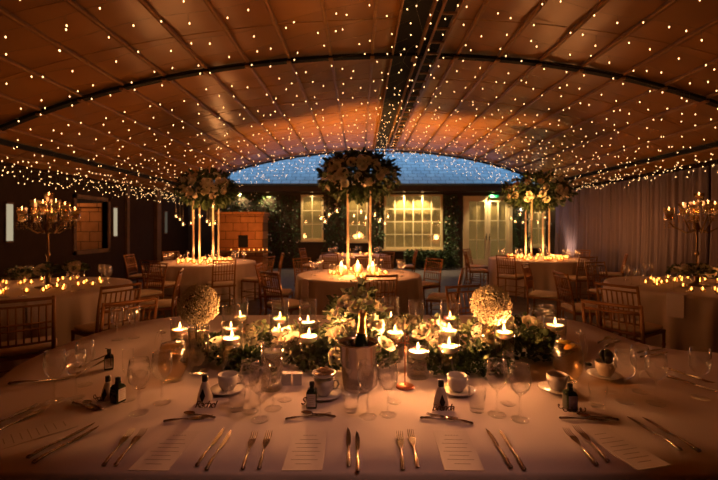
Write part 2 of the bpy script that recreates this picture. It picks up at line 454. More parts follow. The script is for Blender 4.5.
# ------------------------------------------------------------------ vegetation helpers
def leaf_into(mb, M, l, wd):
    vs = [(0, 0, 0), (.35 * l, wd, .03 * l), (.35 * l, 0, -.04 * l), (.35 * l, -wd, .03 * l), (.75 * l, wd * .7, -.0 * l), (.75 * l, 0, -.08 * l), (.75 * l, -wd * .7, 0), (l, 0, -.2 * l)]
    mb.add(vs, [(0, 2, 1), (0, 3, 2), (1, 2, 5, 4), (2, 3, 6, 5), (4, 5, 7), (5, 6, 7)], M)
def rdir():
    while True:
        v = Vector((R.uniform(-1, 1), R.uniform(-1, 1), R.uniform(-1, 1)))
        if .1 < v.length < 1: return v.normalized()
def orient(p, d, roll=None):
    q = Vector(d).to_track_quat('X', 'Z')
    m = q.to_matrix().to_4x4(); m = Matrix.Translation(p) @ m @ Matrix.Rotation(R.uniform(-1.2, 1.2) if roll is None else roll, 4, 'X')
    return m
def ivy_obj(x0, x1, y, z0, z1, dens, depth=.14, ls=.09, face=-1):
    mb = MB(); n = int((x1 - x0) * (z1 - z0) * dens)
    for _ in range(n):
        p = Vector((R.uniform(x0, x1), y - .10 - R.uniform(0.0, depth), R.uniform(z0, z1)))
        p.x += .06 * math.sin(p.z * 7)
        d = Vector((R.uniform(-1, 1), -.5, R.uniform(-1, .3)))
        leaf_into(mb, orient(p, d), R.uniform(.6, 1.3) * ls, ls * .35)
    mb.cur = 0
    for k in range(3):
        xx = x0 + (x1 - x0) * (k + .5) / 3
        mb.tube([(xx + .05 * math.sin(j), y - .03, z0 + (z1 - z0) * j / 8) for j in range(9)], .012, 5)
    return mb
def rose_mesh(r=.04):
    mb = MB()
    for k, (n, rr, h, fl) in enumerate(((3, .30, .95, .0), (4, .52, .95, .05), (5, .75, .85, .2), (6, 1.0, .62, .45))):
        for i in range(n):
            a0 = 2 * PI * i / n + k * .7; wd = PI / n * 1.25
            vs = []
            for t in (0, .5, 1):
                for s_ in (-1, -.35, .35, 1):
                    ra = r * rr * (.3 + .75 * math.sin(t * PI / 2) + fl * t * t) * (1 - .08 * abs(s_))
                    a = a0 + s_ * wd * (1 - .25 * t * abs(s_))
                    vs.append((ra * math.cos(a), ra * math.sin(a), r * (h * t - .12 * abs(s_) * t * t + .0) - r * .3))
            fs = [(j * 4 + i2, j * 4 + i2 + 1, j * 4 + i2 + 5, j * 4 + i2 + 4) for j in range(2) for i2 in range(3)]
            mb.add(vs, fs)
    mb.ell((0, 0, r * .1), (r * .22, r * .22, r * .45), 6, 4)
    return mb
def floret_ball(r, n, fs_, squash=1.0, puff=False):
    mb = MB()
    for i in range(n):
        z = 1 - 2 * (i + .5) / n; a = i * 2.39996
        q = math.sqrt(1 - z * z); d = Vector((q * math.cos(a), q * math.sin(a), z))
        rr = r * R.uniform(.84, 1.06)
        p = Vector((d.x * rr, d.y * rr, d.z * rr * squash))
        u = d.cross(Vector((.3, .2, 1))).normalized(); w_ = d.cross(u)
        th = R.uniform(0, PI)
        u, w_ = u * math.cos(th) + w_ * math.sin(th), w_ * math.cos(th) - u * math.sin(th)
        s = fs_ * R.uniform(.7, 1.2)
        c = p
        if puff:
            rad = r * R.uniform(.80, 1.08); c = Vector((d.x * rad, d.y * rad, d.z * rad))
            mb.ell(tuple(c), s * .62, 5, 4); continue
        for e1, e2 in ((u, w_), (w_, -u), (-u, -w_), (-w_, u)):
            mb.add([c, c + e1 * s * .8 + e2 * s * .3 + d * s * .25, c + (e1 + e2) * s * .75 + d * s * .1, c + e2 * s * .8 + e1 * s * .3 + d * s * .25], [(0, 1, 2, 3)])
    return mb
me_rose = rose_mesh().build('rose', M_rose)
me_hyd = floret_ball(.065, 120, .015).build('hydrangea', M_hyd)
ROSE, HYD = me_rose.data, me_hyd.data
bpy.data.objects.remove(me_rose); bpy.data.objects.remove(me_hyd)
def face_rot(d): return Vector(d).to_track_quat('Z', 'Y').to_euler()

# ------------------------------------------------------------------ ivy and building front details
def ivy(u0, u1, v0, v1, dens, label, ls=.09, depth=.16, y=YB):
    o = ivy_obj(wx(u0), wx(u1), y, max(.02, wz(v1)), wz(v0), dens, depth, ls).build('climbing_ivy', M_ivy, smooth=False)
    bl = MB()
    for _ in range(int((wx(u1) - wx(u0)) * 22)):
        bl.ell((R.uniform(wx(u0), wx(u1)), y - .10 - depth - .03, R.uniform(max(.3, wz(v1)), wz(v0))), (.022, .015, .022), 6, 4)
    b = bl.build('blossoms', M_rose, o); b['kind'] = 'stuff'
    return tag(o, label, 'ivy', 'climbers on the building front')
ivy(443.5, 457.5, 195, 267, 420, 'dark green ivy column between the big lit window and the double doors')
ivy(324, 346, 196, 267, 300, 'dark ivy just left of the window behind the central flower stand')
ivy(369, 383, 196, 267, 300, 'dark ivy between the window behind the flower stand and the big lit window')
ivy(262, 300, 196, 267, 260, 'broad dark ivy between the stone fireplace and the first lit window')
ivy(215, 262, 194, 214, 420, 'green ivy lit from above over the stone fireplace')
ivy(513, 517, 196, 266, 420, 'thin dark ivy strip right of the double doors')
ivy(521.5, 527, 205, 266, 420, 'thin dark ivy strip under the white wall lantern')
hd = MB()
for _ in range(1100):
    p = Vector((R.uniform(wx(404), wx(452)), YB - R.uniform(.15, .65), R.uniform(.05, .62)))
    leaf_into(hd, orient(p, (R.uniform(-1, 1), R.uniform(-1, .4), R.uniform(.0, 1))), R.uniform(.09, .16), .03)
for k in range(12): hd.tube([(wx(406) + k * .14, YB - .4, 0), (wx(406) + k * .14 + .05, YB - .38, .4)], .01, 5)
tag(hd.build('shrub', M_ivy, smooth=False), 'low leafy green shrub under the big lit window', 'shrub')
lt = empty('wall_lantern', 'white glowing wall lantern right of the double doors', 'lantern', (wx(519.7), YB, wz(211)))
MB().box(-.03, .03, -.16, -.0, .2, .24).box(-.02, .02, -.02, -.002, .0, .2).build('bracket', M_black, lt, False)
MB().lathe([(0, 0), (.05, .0), (.075, .19), (0, .19)], 8, TR(0, -.16, 0)).build('lamp_shade', emis('lantern_glow', (1, .85, .6), 7, 'AUTO'), lt, False)
MB().lathe([(.085, .19), (.03, .26), (0, .29)], 8, TR(0, -.16, 0)).build('cap', M_black, lt, False)
# soffit downlights: the fittings and their light on the windows
for u, pw, lab in ((404, 34, 'left of the two round soffit lights over the big lit window'), (422, 34, 'right of the two round soffit lights over the big lit window'), (240, 16, 'round soffit light over the stone fireplace'), (268, 10, 'round soffit light over the ivy by the fireplace'), (493, 20, 'round soffit light above the double doors'), (545, 18, 'round soffit light over the window by the drapes'), (312, 9, 'round soffit light over the first small window'), (357, 9, 'round soffit light over the window behind the flower stand')):
    d = empty('downlight', lab, 'light', (wx(u, 14.3), YB - .24, 2.738), group='downlights under the eaves')
    MB().lathe([(.055, 0), (.055, -.02), (.04, -.022), (.04, -.004)], 16).build('bezel', M_cream, d)
    MB().lathe([(0, -.006), (.04, -.006)], 16).build('lens', emis('downlight_lens', (1, .8, .5), 12), d)
    spot('eave_beam', (wx(u, 14.3), YB - .24, 2.70), (wx(u, 14.3), YB + .05, 0), pw * 7.5, (1, .70, .34), 115, .04)
# outdoor stone fireplace
fx0, fx1, fy = wx(218, 13.0), wx(263, 13.0), 13.0
fp = empty('stone_fireplace', 'orange sandstone outdoor fireplace with square dark opening left of the ivy', 'fireplace', ((fx0 + fx1) / 2, fy, 0))
W = (fx1 - fx0) / 2; a, b = -.10, .24
mb = MB(); mb.box(-W, a, 0, .7, 0, 1.85).box(b, W, 0, .7, 0, 1.85).box(a, b, 0, .7, 0, .82).box(a, b, 0, .7, 1.22, 1.85).box(a, b, .45, .7, .82, 1.22)
mb.build('chimney_breast', M_sand, fp, False)
MB().box(-W - .06, W + .06, -.07, .76, 1.851, 1.97).box(-W - .03, W + .03, -.035, .73, 1.72, 1.80).build('cornice', M_sand, fp, False)
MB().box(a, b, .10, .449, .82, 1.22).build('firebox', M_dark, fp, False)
MB().box(-W, W + .25, -.34, -.001, .66, .72).build('shelf', M_timber2, fp, False)
# stone block seen through the left wall opening
sb = empty('stone_pier', 'orange sandstone pier with small dark square hole, seen through the opening left', 'pier', (-8.3, 10.9, 0))
mb = MB(); mb.box(-1.3, -.3, 0, .6, 0, 2.02).box(.1, 1.6, 0, .6, 0, 2.02).box(-.3, .1, 0, .6, 0, 1.05).box(-.3, .1, 0, .6, 1.55, 2.02)
mb.build('masonry', M_sand, sb, False)
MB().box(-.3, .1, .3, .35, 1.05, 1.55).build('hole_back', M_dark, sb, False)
MB().box(-1.36, 1.66, -.06, .66, 2.021, 2.12).build('coping', M_sand, sb, False)
lamp('pier_fill_light', (-8.0, 9.9, 2.5), 45, (1, .42, .12), .1)  # added fill light without a fixture, brightens the pier
struct(MB().box(-14, XL - 2, 2, 20, -.1, 0).build('ground', M_floor, smooth=False))
struct(MB().box(-14, XL - .13, 12.0, 12.1, 0, 4.0).box(-14.1, -14, 2, 12.1, 0, 4.0).box(-14.1, XL - .13, 2, 12.1, 4.0, 4.1).box(-14.1, XL - .13, 1.9, 2, 0, 4.0).build('wall_sky_block', M_eave, smooth=False))  # added walls and roof that keep dusk sky light off the pier
# tall light slots on the left wall (narrow lit windows)
M_slot = emis('dusk_slot', (.80, .66, .42), .55, 'AUTO')
for i, (u, va, vb, lab) in enumerate(((10.5, 204, 241, 'narrow pale glowing wall panel at the far left by the candelabra'), (116, 208, 236, 'narrow pale glowing wall panel between the timber boards'), (166.5, 212, 233, 'dim narrow wall panel in the dark corner by the flower-ball table'))):
    Y = F * (-XL - .05) / (U0 - u); z0 = wz(vb, Y); z1 = wz(va, Y)
    t = empty('wall_light', lab, 'light', (XL + .003, Y, z0), group='narrow wall lights')
    MB().box(0, .05, -.07, .07, -.03, 0).box(0, .05, -.07, .07, z1 - z0, z1 - z0 + .03).box(0, .02, -.07, .07, 0, z1 - z0).build('housing', M_timber2, t, False)
    MB().box(.021, .05, -.052, .052, .002, z1 - z0 - .002).build('diffuser', M_slot if i < 2 else emis('dim_slot', (.6, .5, .35), .12), t, False)

# ------------------------------------------------------------------ fairy lights
bo = MB().ell((0, 0, 0), (.0060, .0060, .0095), 6, 4).build('bulb', M_bulb); BULB = bo.data; bpy.data.objects.remove(bo)
def light_string(pts_fn, n, label, group, drop=.05, jit=.5):
    """a cable sampled by pts_fn(t) with n hanging bulbs"""
    p0 = Vector(pts_fn(0))
    t = bpy.data.objects.new('fairy_light_string', None); COL.objects.link(t); t.location = p0; tag(t, label, 'string lights', group)
    pts = [Vector(pts_fn(i / 30)) - p0 for i in range(31)]
    mb = MB().tube(pts, .0016, 3)
    bl = []
    for i in range(n):
        q = Vector(pts_fn((i + .5 + R.uniform(-jit, jit)) / n)) - p0
        dz_ = R.uniform(0, drop)
        mb.tube([q, q - Vector((0, 0, dz_ + .004))], .0014, 3)
        bl.append((q.x + R.uniform(-.02, .02), q.y + R.uniform(-.03, .03), q.z - dz_ - .012))
    mb.build('cable', M_cable, t)
    for p in bl: part('bulb', BULB, t, p)
    return t
rows = []
y = 1.7
while y < 13.4:
    rows.append(y); y += .40 if y < 7.5 else .29
for y in rows:
    for s in (-1, 1):
        xe = XL + .15 if s < 0 else XR - .25
        xs0 = RX - .1 if s < 0 else RX + .15
        yy = y + R.uniform(-.05, .05) + (.2 if s > 0 else 0)
        zr = H(RX) - .1; ze = H(xe) - .12
        yo = R.uniform(-.10, .10)
        def fn(t, xs0=xs0, xe=xe, zr=zr, ze=ze, yy=yy, yo=yo):
            x = xs0 + (xe - xs0) * t
            z = zr + (ze - zr) * t - .12 * math.sin(PI * t) - .02 * math.sin(9 * PI * t)
            z = min(z, H(x) - .09)
            return (x, min(13.42, yy + yo * t + .05 * math.sin(t * 11)), z)
        light_string(fn, 24, 'warm fairy-light string slung from the marquee ridge to the %s eave' % ('left' if s < 0 else 'right'), 'fairy lights on the %s slope' % ('left' if s < 0 else 'right'), .10)
for s in (-1, 1):
    for k in range(3 if s < 0 else 2):
        xe = (XL + .12 + k * .16) if s < 0 else (XR - .34 - k * .06)
        z0 = H(xe) - .10 - k * .01 - (.12 if k == 1 else 0)
        def fn(t, xe=xe, z0=z0): return (xe, 4.6 + 8.8 * t, z0 - .05 * abs(math.sin(t * 20)))
        light_string(fn, 75, 'dense fairy-light string running along the %s eave, %s' % ('left' if s < 0 else 'right', ['outermost', 'second in', 'innermost'][k]), 'fairy lights along the eaves', .24)
def fn(t): return (RX - .02 + .11 * math.sin(t * 431), 2.2 + 11.1 * t, H(RX) - .17)
light_string(fn, 70, 'fairy-light string along the dark ridge gap of the marquee', 'fairy lights along the ridge', .08)

# ------------------------------------------------------------------ chiavari chairs
def make_chair(detail):
    t = empty('chiavari_chair', '', 'chair')
    wf, wb, d = .20, .185, .20
    # faces +Y; backrest at -Y
    for sx in (-1, 1):
        MB().tube([(sx * wf, d, 0), (sx * wf, d, .43)], [.011, .015], 8).tube([(sx * wf, d, .30), (sx * wf, d, .315)], .019, 8).build('leg', M_gold, t)
        MB().tube([(sx * (wb + .01), -d - .05, 0), (sx * wb, -d, .22), (sx * wb, -d, .45), (sx * wb, -d - .03, .68), (sx * wb, -d - .085, .91)], [.011, .015, .016, .014, .012], 8).build('leg', M_gold, t)
    MB().box(-wf - .012, wf + .012, -d - .01, d + .012, .425, .455).build('seat_frame', M_gold, t, False)
    c = MB(); c.lathe([(0, .456), (.20, .456), (.213, .468), (.213, .482), (.19, .498), (0, .505)], 24, sq=lambda a: min(1 / max(abs(math.cos(a)), 1e-3), 1 / max(abs(math.sin(a)), 1e-3)) ** .8 * .98)
    c.build('seat_cushion', M_cush, t)
    st = MB()
    for z in (.13, .24):
        st.tube([(-wf, d, z), (wf, d, z)], .007, 6)
        for sx in (-1, 1): st.tube([(sx * wf, d, z), (sx * wb, -d - .02, z)], .007, 6)
    st.tube([(-wb, -d - .02, .18), (wb, -d - .02, .18)], .007, 6)
    st.build('stretcher', M_gold, t)
    def by(z): return -d - .03 - (z - .68) * .24 if z > .68 else -d - .03 * (z - .45) / .23
    b = MB()
    for z, r in ((.895, .014), (.845, .009), (.70, .009), (.655, .009), (.54, .009)):
        b.tube([(-wb, by(z), z), (-wb * .5, by(z) - .008, z), (0, by(z) - .012, z), (wb * .5, by(z) - .008, z), (wb, by(z), z)], r, 6)
    if not detail:
        for i in range(7):
            x = -wb + 2 * wb * (i + 1) / 8; b.tube([(x, by(.54) - .008, .54), (x, by(.70) - .008, .70), (x, by(.845) - .008, .845)], .0065, 5)
    br = b.build('backrest', M_gold, t)
    if detail:
        for i in range(7):
            x = -wb + 2 * wb * (i + 1) / 8; MB().tube([(x, by(.54) - .008, .54), (x, by(.70) - .008, .70), (x, by(.845) - .008, .845)], .0065, 6).build('spindle', M_gold, br)
    return Proto(t)
P_near, P_far = make_chair(True), make_chair(False)
def chair(x, y, tx, ty, label, group, near=False, turn=0):
    rz = math.atan2(ty - y, tx - x) - PI / 2 + turn
    return (P_near if near else P_far).put((x, y, 0), rz, label, group)

T = dict(centre=(0, 6.1, .93), back=(-.1, 10.3, .9), lmid=(-3.15, 8.25, .98), rmid=(4.1, 9.2, 1.05), lnear=(-3.85, 4.75, 1.0), rnear=(4.15, 4.85, 1.0))
NAME = dict(centre='central round table', back='small far table behind the central one', lmid='round table under the left flower ball', rmid='round table under the right flower ball', lnear='dim left table with the candelabra', rnear='dark right table with the candelabra')
G = {k: 'chairs at the ' + v for k, v in NAME.items()}
def ch(tb, x, y, label, near=False, turn=0):
    c = Vector(T[tb][:2]); d = Vector((x, y)) - c; m_ = T[tb][2] + .30
    if d.length < m_: x, y = c + d.normalized() * m_
    chair(x, y, T[tb][0], T[tb][1], 'gold chair ' + label, G[tb], near, turn)
ch('centre', -.92, 5.15, 'at the central table, front-left, its back turned to the candles', True)
ch('centre', -1.25, 6.1, 'at the left edge of the central table, turned side-on', True, )
ch('centre', .2, 4.95, 'at the front of the central table, back to the camera', True)
ch('centre', 1.2, 5.7, 'at the right edge of the central table, seat showing pale', True)
ch('centre', 1.12, 6.95, 'behind the right edge of the central table by the grey paving')
ch('centre', -.85, 7.05, 'behind the left side of the central table')
ch('centre', .1, 7.35, 'directly behind the lit globes of the central table')
ch('back', -1.15, 10.6, 'at the left of the small far table')
ch('back', 1.2, 10.3, 'at the right of the small far table')
ch('back', -.55, 9.1, 'in front of the small far table, left one')
ch('back', .5, 9.15, 'in front of the small far table, right one')
ch('lmid', -2.45, 7.1, 'front-right at the table under the left flower ball', True)
ch('lmid', -3.45, 7.0, 'front-left at the table under the left flower ball', True)
ch('lmid', -4.4, 8.2, 'at the left edge of the table under the left flower ball')
ch('lmid', -4.15, 9.1, 'behind the left edge of the table under the left flower ball')
ch('lmid', -2.0, 7.75, 'at the right edge of the table under the left flower ball')
ch('lmid', -1.98, 8.6, 'right behind, between the left flower-ball table and the stone fireplace')
ch('rmid', 3.1, 8.15, 'with back to the camera, front-left of the right flower-ball table')
ch('rmid', 2.75, 9.3, 'side-on at the left edge of the right flower-ball table')
ch('rmid', 3.0, 10.2, 'behind the left edge of the right flower-ball table by the doors')
ch('rmid', 4.3, 7.85, 'front-right of the right flower-ball table, half in shade')
ch('rmid', 5.35, 8.5, 'at the right edge of the right flower-ball table by the drapes')
ch('rmid', 5.3, 9.8, 'behind the right edge of the right flower-ball table against the drapes')
ch('lnear', -2.52, 3.98, 'on the right side of the left candelabra table, nearer of the two', True)
ch('lnear', -2.6, 5.15, 'behind the baby’s-breath ball, side-on at the left candelabra table'.replace('’', "'"), True)
ch('lnear', -2.75, 3.3, 'in the dark at the far left, back to the camera', True)
ch('lnear', -3.25, 6.0, 'behind the far side of the left candelabra table')
ch('rnear', 2.75, 4.9, 'side-on at the left edge of the dark right table', True)
ch('rnear', 2.72, 4.0, 'with a broad gold back at the front-left of the dark right table', True)
ch('rnear', 2.75, 5.9, 'behind the left edge of the dark right table', False)
ch('rnear', 3.6, 3.5, 'in deep shade in front of the dark right table', True)
ch('rnear', 3.85, 6.15, 'behind the dark right table near the drapes', False)
HG = 'chairs at the long front table'
chair(2.03, 3.10, 1.2, 2.3, 'gold chair at the far right corner of the front table, back to the dark table', HG, True, PI)
chair(-1.93, 3.2, -1.0, 2.4, 'gold chiavari chair at the far left corner of the front table', HG, True, PI)
chair(1.08, 3.52, .9, 2.4, 'gold chiavari chair behind the right baby\'s-breath ball at the front table', HG, True, .5)

# ------------------------------------------------------------------ round tables with cloths
def round_table(key):
    x, y, r = T[key]
    t = empty('round_table', 'round banquet table hidden beneath its cloth, ' + NAME[key], 'table', (x, y, 0), group='round banquet tables')
    MB().lathe([(0, TH - .035), (r - .02, TH - .035), (r - .02, TH - .008), (0, TH - .008)], 40).build('tabletop', M_timber2, t)
    MB().lathe([(0, 0), (.25, 0), (.25, .03), (.05, .05), (.05, TH - .036), (0, TH - .036)], 16).build('pedestal', M_black, t)
    mb = MB(); n = 120; vs = []; fs = []
    zs = [(r * .5, TH, 0), (r * .97, TH, 0), (r + .004, TH - .006, 0), (r + .012, TH - .04, .1), (r + .02, .5, .6), (r + .035, .25, .9), (r + .05, .012, 1)]
    vs.append((0, 0, TH))
    for rr, z, k in zs:
        for i in range(n):
            a = 2 * PI * i / n
            q = rr + k * (.028 * math.sin(a * 22) + .015 * math.sin(a * 37 + 1))
            vs.append((q * math.cos(a), q * math.sin(a), z))
    for i in range(n): fs.append((0, 1 + i, 1 + (i + 1) % n))
    for k in range(len(zs) - 1):
        for i in range(n):
            a, b = 1 + k * n + i, 1 + k * n + (i + 1) % n
            fs.append((a, a + n, b + n, b))
    mb.add(vs, fs); o = mb.build('tablecloth', M_linen2); o.location = (x, y, 0)
    tag(o, 'pale floor-length cloth over the ' + NAME[key], 'tablecloth', 'cloths of the round tables')
for k in T: round_table(k)

# ------------------------------------------------------------------ candles and glasses
def flame_mb(s=1.0, z=0):
    return MB().lathe([(0, z), (.0045 * s, z + .004 * s), (.0062 * s, z + .011 * s), (.0045 * s, z + .022 * s), (.002 * s, z + .031 * s), (0, z + .038 * s)], 10)
def make_float():
    t = empty('floating_candle', '', 'candle')
    MB().lathe([(0, -.018), (.016, -.018), (.030, -.010), (.038, .004), (.0385, .011), (.036, .014), (.031, .012), (0, .011)], 24).build('wax', M_wax, t)
    MB().tube([(0, 0, .010), (0.001, 0, .019)], .0012, 5).build('wick', M_wick, t)
    flame_mb(.85, .015).build('flame', M_flame, t)
    return Proto(t)
P_float = make_float()
ft = empty('floating_candle', '', 'candle')
MB().lathe([(0, -.018), (.016, -.018), (.030, -.010), (.038, .004), (.0385, .011), (.036, .014), (.031, .012), (0, .011)], 24).build('wax', M_wax, ft)
MB().tube([(0, 0, .010), (0.001, 0, .019)], .0012, 5).build('wick', M_wick, ft)
P_unlit = Proto(ft)
def make_vase(r, h, wl, leaves=True):
    t = empty('cylinder_vase', '', 'vase')
    MB().lathe([(0, .001), (r * .9, .001), (r, .006), (r, h), (r - .0028, h), (r - .003, .012), (0, .012)], 28).build('glass_cylinder', M_bowl, t)
    MB().lathe([(0, .0125), (r - .0036, .0125), (r - .0036, wl), (0, wl)], 28).build('water', M_water, t)
    if leaves:
        mb = MB()
        for _ in range(12):
            a = R.uniform(0, 2 * PI); q = R.uniform(0, r * .55)
            leaf_into(mb, orient((q * math.cos(a), q * math.sin(a), R.uniform(.02, wl * .8)), (math.cos(a + 2), math.sin(a + 2), R.uniform(-.2, .9))), r * .75, .010)
        mb.build('submerged_leaves', M_leaf, t, False)
    return t

# head table ---------------------------------------------------------------
out = [(-1.75, 1.15), (2.2, 1.15)]
def rounded(pts, k=4):
    for _ in range(k):
        q = []
        for i in range(len(pts)):
            a, b = pts[i], pts[(i + 1) % len(pts)]
            q.append((a[0] * .75 + b[0] * .25, a[1] * .75 + b[1] * .25)); q.append((a[0] * .25 + b[0] * .75, a[1] * .25 + b[1] * .75))
        pts = q
    return pts
OUT = rounded([(-1.0, 1.145), (1.3, 1.145), (2.3, 1.145), (2.5, 1.5), (2.45, 2.22), (1.98, 2.24), (1.72, 2.35), (1.70, 2.6), (1.66, 3.1), (1.2, 3.22), (-1.0, 3.22), (-1.55, 3.18), (-1.78, 2.7), (-1.78, 2.1), (-1.62, 1.75), (-1.62, 1.145)], 3)
cx = sum(p[0] for p in OUT) / len(OUT); cyy = sum(p[1] for p in OUT) / len(OUT)
t = empty('banquet_table', 'long front dining table hidden beneath its pale cloth', 'table', (0, 2.1, 0))
MB().prism([((x - 0) * .985, (y - cyy) * .98 + cyy - 2.1) for x, y in OUT], TH - .035, TH - .008).build('tabletop', M_timber2, t, False)
for x, y in ((-1.2, 1.5), (1.3, 1.5), (-1.2, 2.8), (1.2, 2.8)):
    MB().box(x - .03, x + .03, y - 2.13, y - 2.07, 0, TH - .036).build('leg', M_black, t, False)
mb = MB(); n = len(OUT)
# dense outline for folds
D = []
for i in range(n):
    a, b = OUT[i], OUT[(i + 1) % n]; L = math.hypot(b[0] - a[0], b[1] - a[1]); m = max(1, int(L / .03))
    for j in range(m): D.append((a[0] + (b[0] - a[0]) * j / m, a[1] + (b[1] - a[1]) * j / m))
n = len(D); vs = [(cx, cyy, TH)]; fs = []
def nrm(i):
    a, b = D[i - 1], D[(i + 1) % n]; tx, ty = b[0] - a[0], b[1] - a[1]; l = math.hypot(tx, ty) or 1
    return (ty / l, -tx / l)
acc = [0]
for i in range(n): acc.append(acc[-1] + math.hypot(D[i][0] - D[i - 1][0], D[i][1] - D[i - 1][1]))
lev = [(-.15, TH, 0), (-.004, TH, 0), (.004, TH - .006, 0), (.008, TH - .03, .1), (.015, .5, .6), (.025, .25, .9), (.04, .012, 1)]
for o_, z, k in lev:
    for i in range(n):
        nx, ny = nrm(i); q = o_ + k * (.02 * math.sin(acc[i] * 17) + .01 * math.sin(acc[i] * 31))
        vs.append((D[i][0] + nx * q, D[i][1] + ny * q, z))
for i in range(n): fs.append((0, 1 + i, 1 + (i + 1) % n))
for k in range(len(lev) - 1):
    for i in range(n):
        a, b = 1 + k * n + i, 1 + k * n + (i + 1) % n
        fs.append((a, a + n, b + n, b))
mb.add(vs, fs)
tag(mb.build('tablecloth', M_linen), 'pale pinkish linen cloth over the long front table', 'tablecloth')

# candle cylinders: (u, v of wax, depth, radius, height, lit, label)
CANDLES = [
 (232, 339, 1.97, .050, .235, 1, 'tall cylinder vase with leaves, front-left beside the submerged-rose vase'),
 (231, 329, 2.35, .050, .24, 1, 'cylinder vase right behind the tall front-left one'),
 (272, 352, 1.74, .046, .185, 0, 'cylinder vase holding the unlit candle, front of the left group'),
 (279, 331, 2.15, .048, .23, 1, 'cylinder vase in the left group, behind the unlit candle'),
 (280, 319, 2.55, .052, .25, 1, 'tallest cylinder vase at the rear of the left group'),
 (240, 317, 2.75, .052, .22, 1, 'cylinder vase furthest back on the left, against the dark floor'),
 (180, 330, 2.25, .050, .19, 1, 'cylinder vase behind the left water jug'),
 (309, 337, 1.98, .050, .235, 1, 'cylinder vase just left of the champagne bucket'),
 (308, 323, 2.45, .052, .26, 1, 'cylinder vase behind the one left of the champagne bucket'),
 (344, 334, 2.2, .045, .20, 1, 'cylinder vase half hidden behind the champagne bucket'),
 (395, 333, 2.15, .050, .23, 1, 'cylinder vase right behind the champagne bucket, under the flowers'),
 (391, 319, 2.6, .052, .25, 1, 'cylinder vase at the rear beside the central bouquet'),
 (418, 352, 1.88, .052, .165, 1, 'short cylinder vase right of the copper sign'),
 (415, 336, 2.3, .045, .20, 1, 'cylinder vase behind the copper sign wire'),
 (416, 324, 2.7, .048, .21, 1, 'low cylinder vase at the rear, right of the copper sign'),
 (449, 347, 1.93, .052, .19, 1, 'front cylinder vase of the bright trio behind the white cup'),
 (449, 331, 2.2, .052, .225, 1, 'middle cylinder vase of the bright trio'),
 (450, 319, 2.5, .056, .25, 1, 'rear cylinder vase of the bright trio'),
 (504, 333, 2.05, .052, .21, 1, 'cylinder vase in front of the right baby\'s-breath ball'),
 (555, 326, 2.3, .060, .19, 1, 'wide cylinder vase behind the lemon water jug'),
]
for u, v, Y, r, h, lit, lab in CANDLES:
    X = (u - U0) / F * Y; wh = CAMH - (v - V0) / F * Y - TH
    h = max(h, wh + .035) if h < wh + .03 else h
    wl = max(.04, wh - .018)
    vt = make_vase(r, h, wl); vt.location = (X, Y, TH); vt.rotation_euler.z = R.uniform(0, 6)
    vt['label'] = 'clear glass ' + lab; vt['group'] = 'candle vases on the front table'
    cl = (('lit floating candle in the ' if lit else 'unlit white floating candle in the ') + lab).replace('with leaves, ', '').replace('cylinder vase holding the unlit candle, ', 'cylinder vase at the ').replace('cylinder vase', 'vase')
    (P_float if lit else P_unlit).put((X, Y, TH + wl + .010), R.uniform(0, 6), cl, 'floating candles on the front table', scale=(r - .004) / .040 if r < .055 else 1.25)
    if lit: lamp('candle_light', (X, Y - .014, TH + wl + .046), 9.0 * (.36 if abs(X) > .8 else .55 if abs(X) > .62 else 1) * (1 if Y < 2.3 else .7), rad=.006)

# baby's breath balls in vases with submerged roses
for u, Y, rr, lab, sl in ((199, 1.95, .092, 'left', 'by the water jug'), (491, 2.12, .100, 'right', 'behind the dark leaves')):
    X = (u - U0) / F * Y; vh = .225
    vt = make_vase(.048, vh, vh - .03, True); vt.location = (X, Y, TH)
    vt['label'] = 'clear glass vase with submerged white roses under the %s baby\'s-breath ball' % lab; vt['group'] = 'vases of the baby\'s-breath balls'
    for q in ((.0, -.018, .07), (-.008, -.016, .13)):
        part('rose', ROSE, vt, q, face_rot((.1, -1, .3)), .62)
    cz = CAMH - (305 - V0) / F * Y
    b = empty('flower_ball', 'round cream baby\'s-breath ball on the %s glass vase, %s' % (lab, sl), 'flowers', (X, Y, TH + vh), group='baby\'s-breath balls')
    fb = floret_ball(rr, 1250, .0082, puff=True); o = fb.build('blossoms', M_breath, b, False); o.location.z = cz - TH - vh; o['kind'] = 'stuff'
    fi = MB().ell((0, 0, 0), rr * .72, 16, 10).build('twigs', mat('twig_core', (.30, .24, .13), .9), b); fi.location.z = cz - TH - vh
    sm = MB()
    for k in range(10):
        a = k * .63; sm.tube([(.012 * math.cos(a), .012 * math.sin(a), -.10), (.02 * math.cos(a), .02 * math.sin(a), .0), (.05 * math.cos(a), .05 * math.sin(a), .05)], .0022, 4)
    sm.build('stems', M_stem, b)

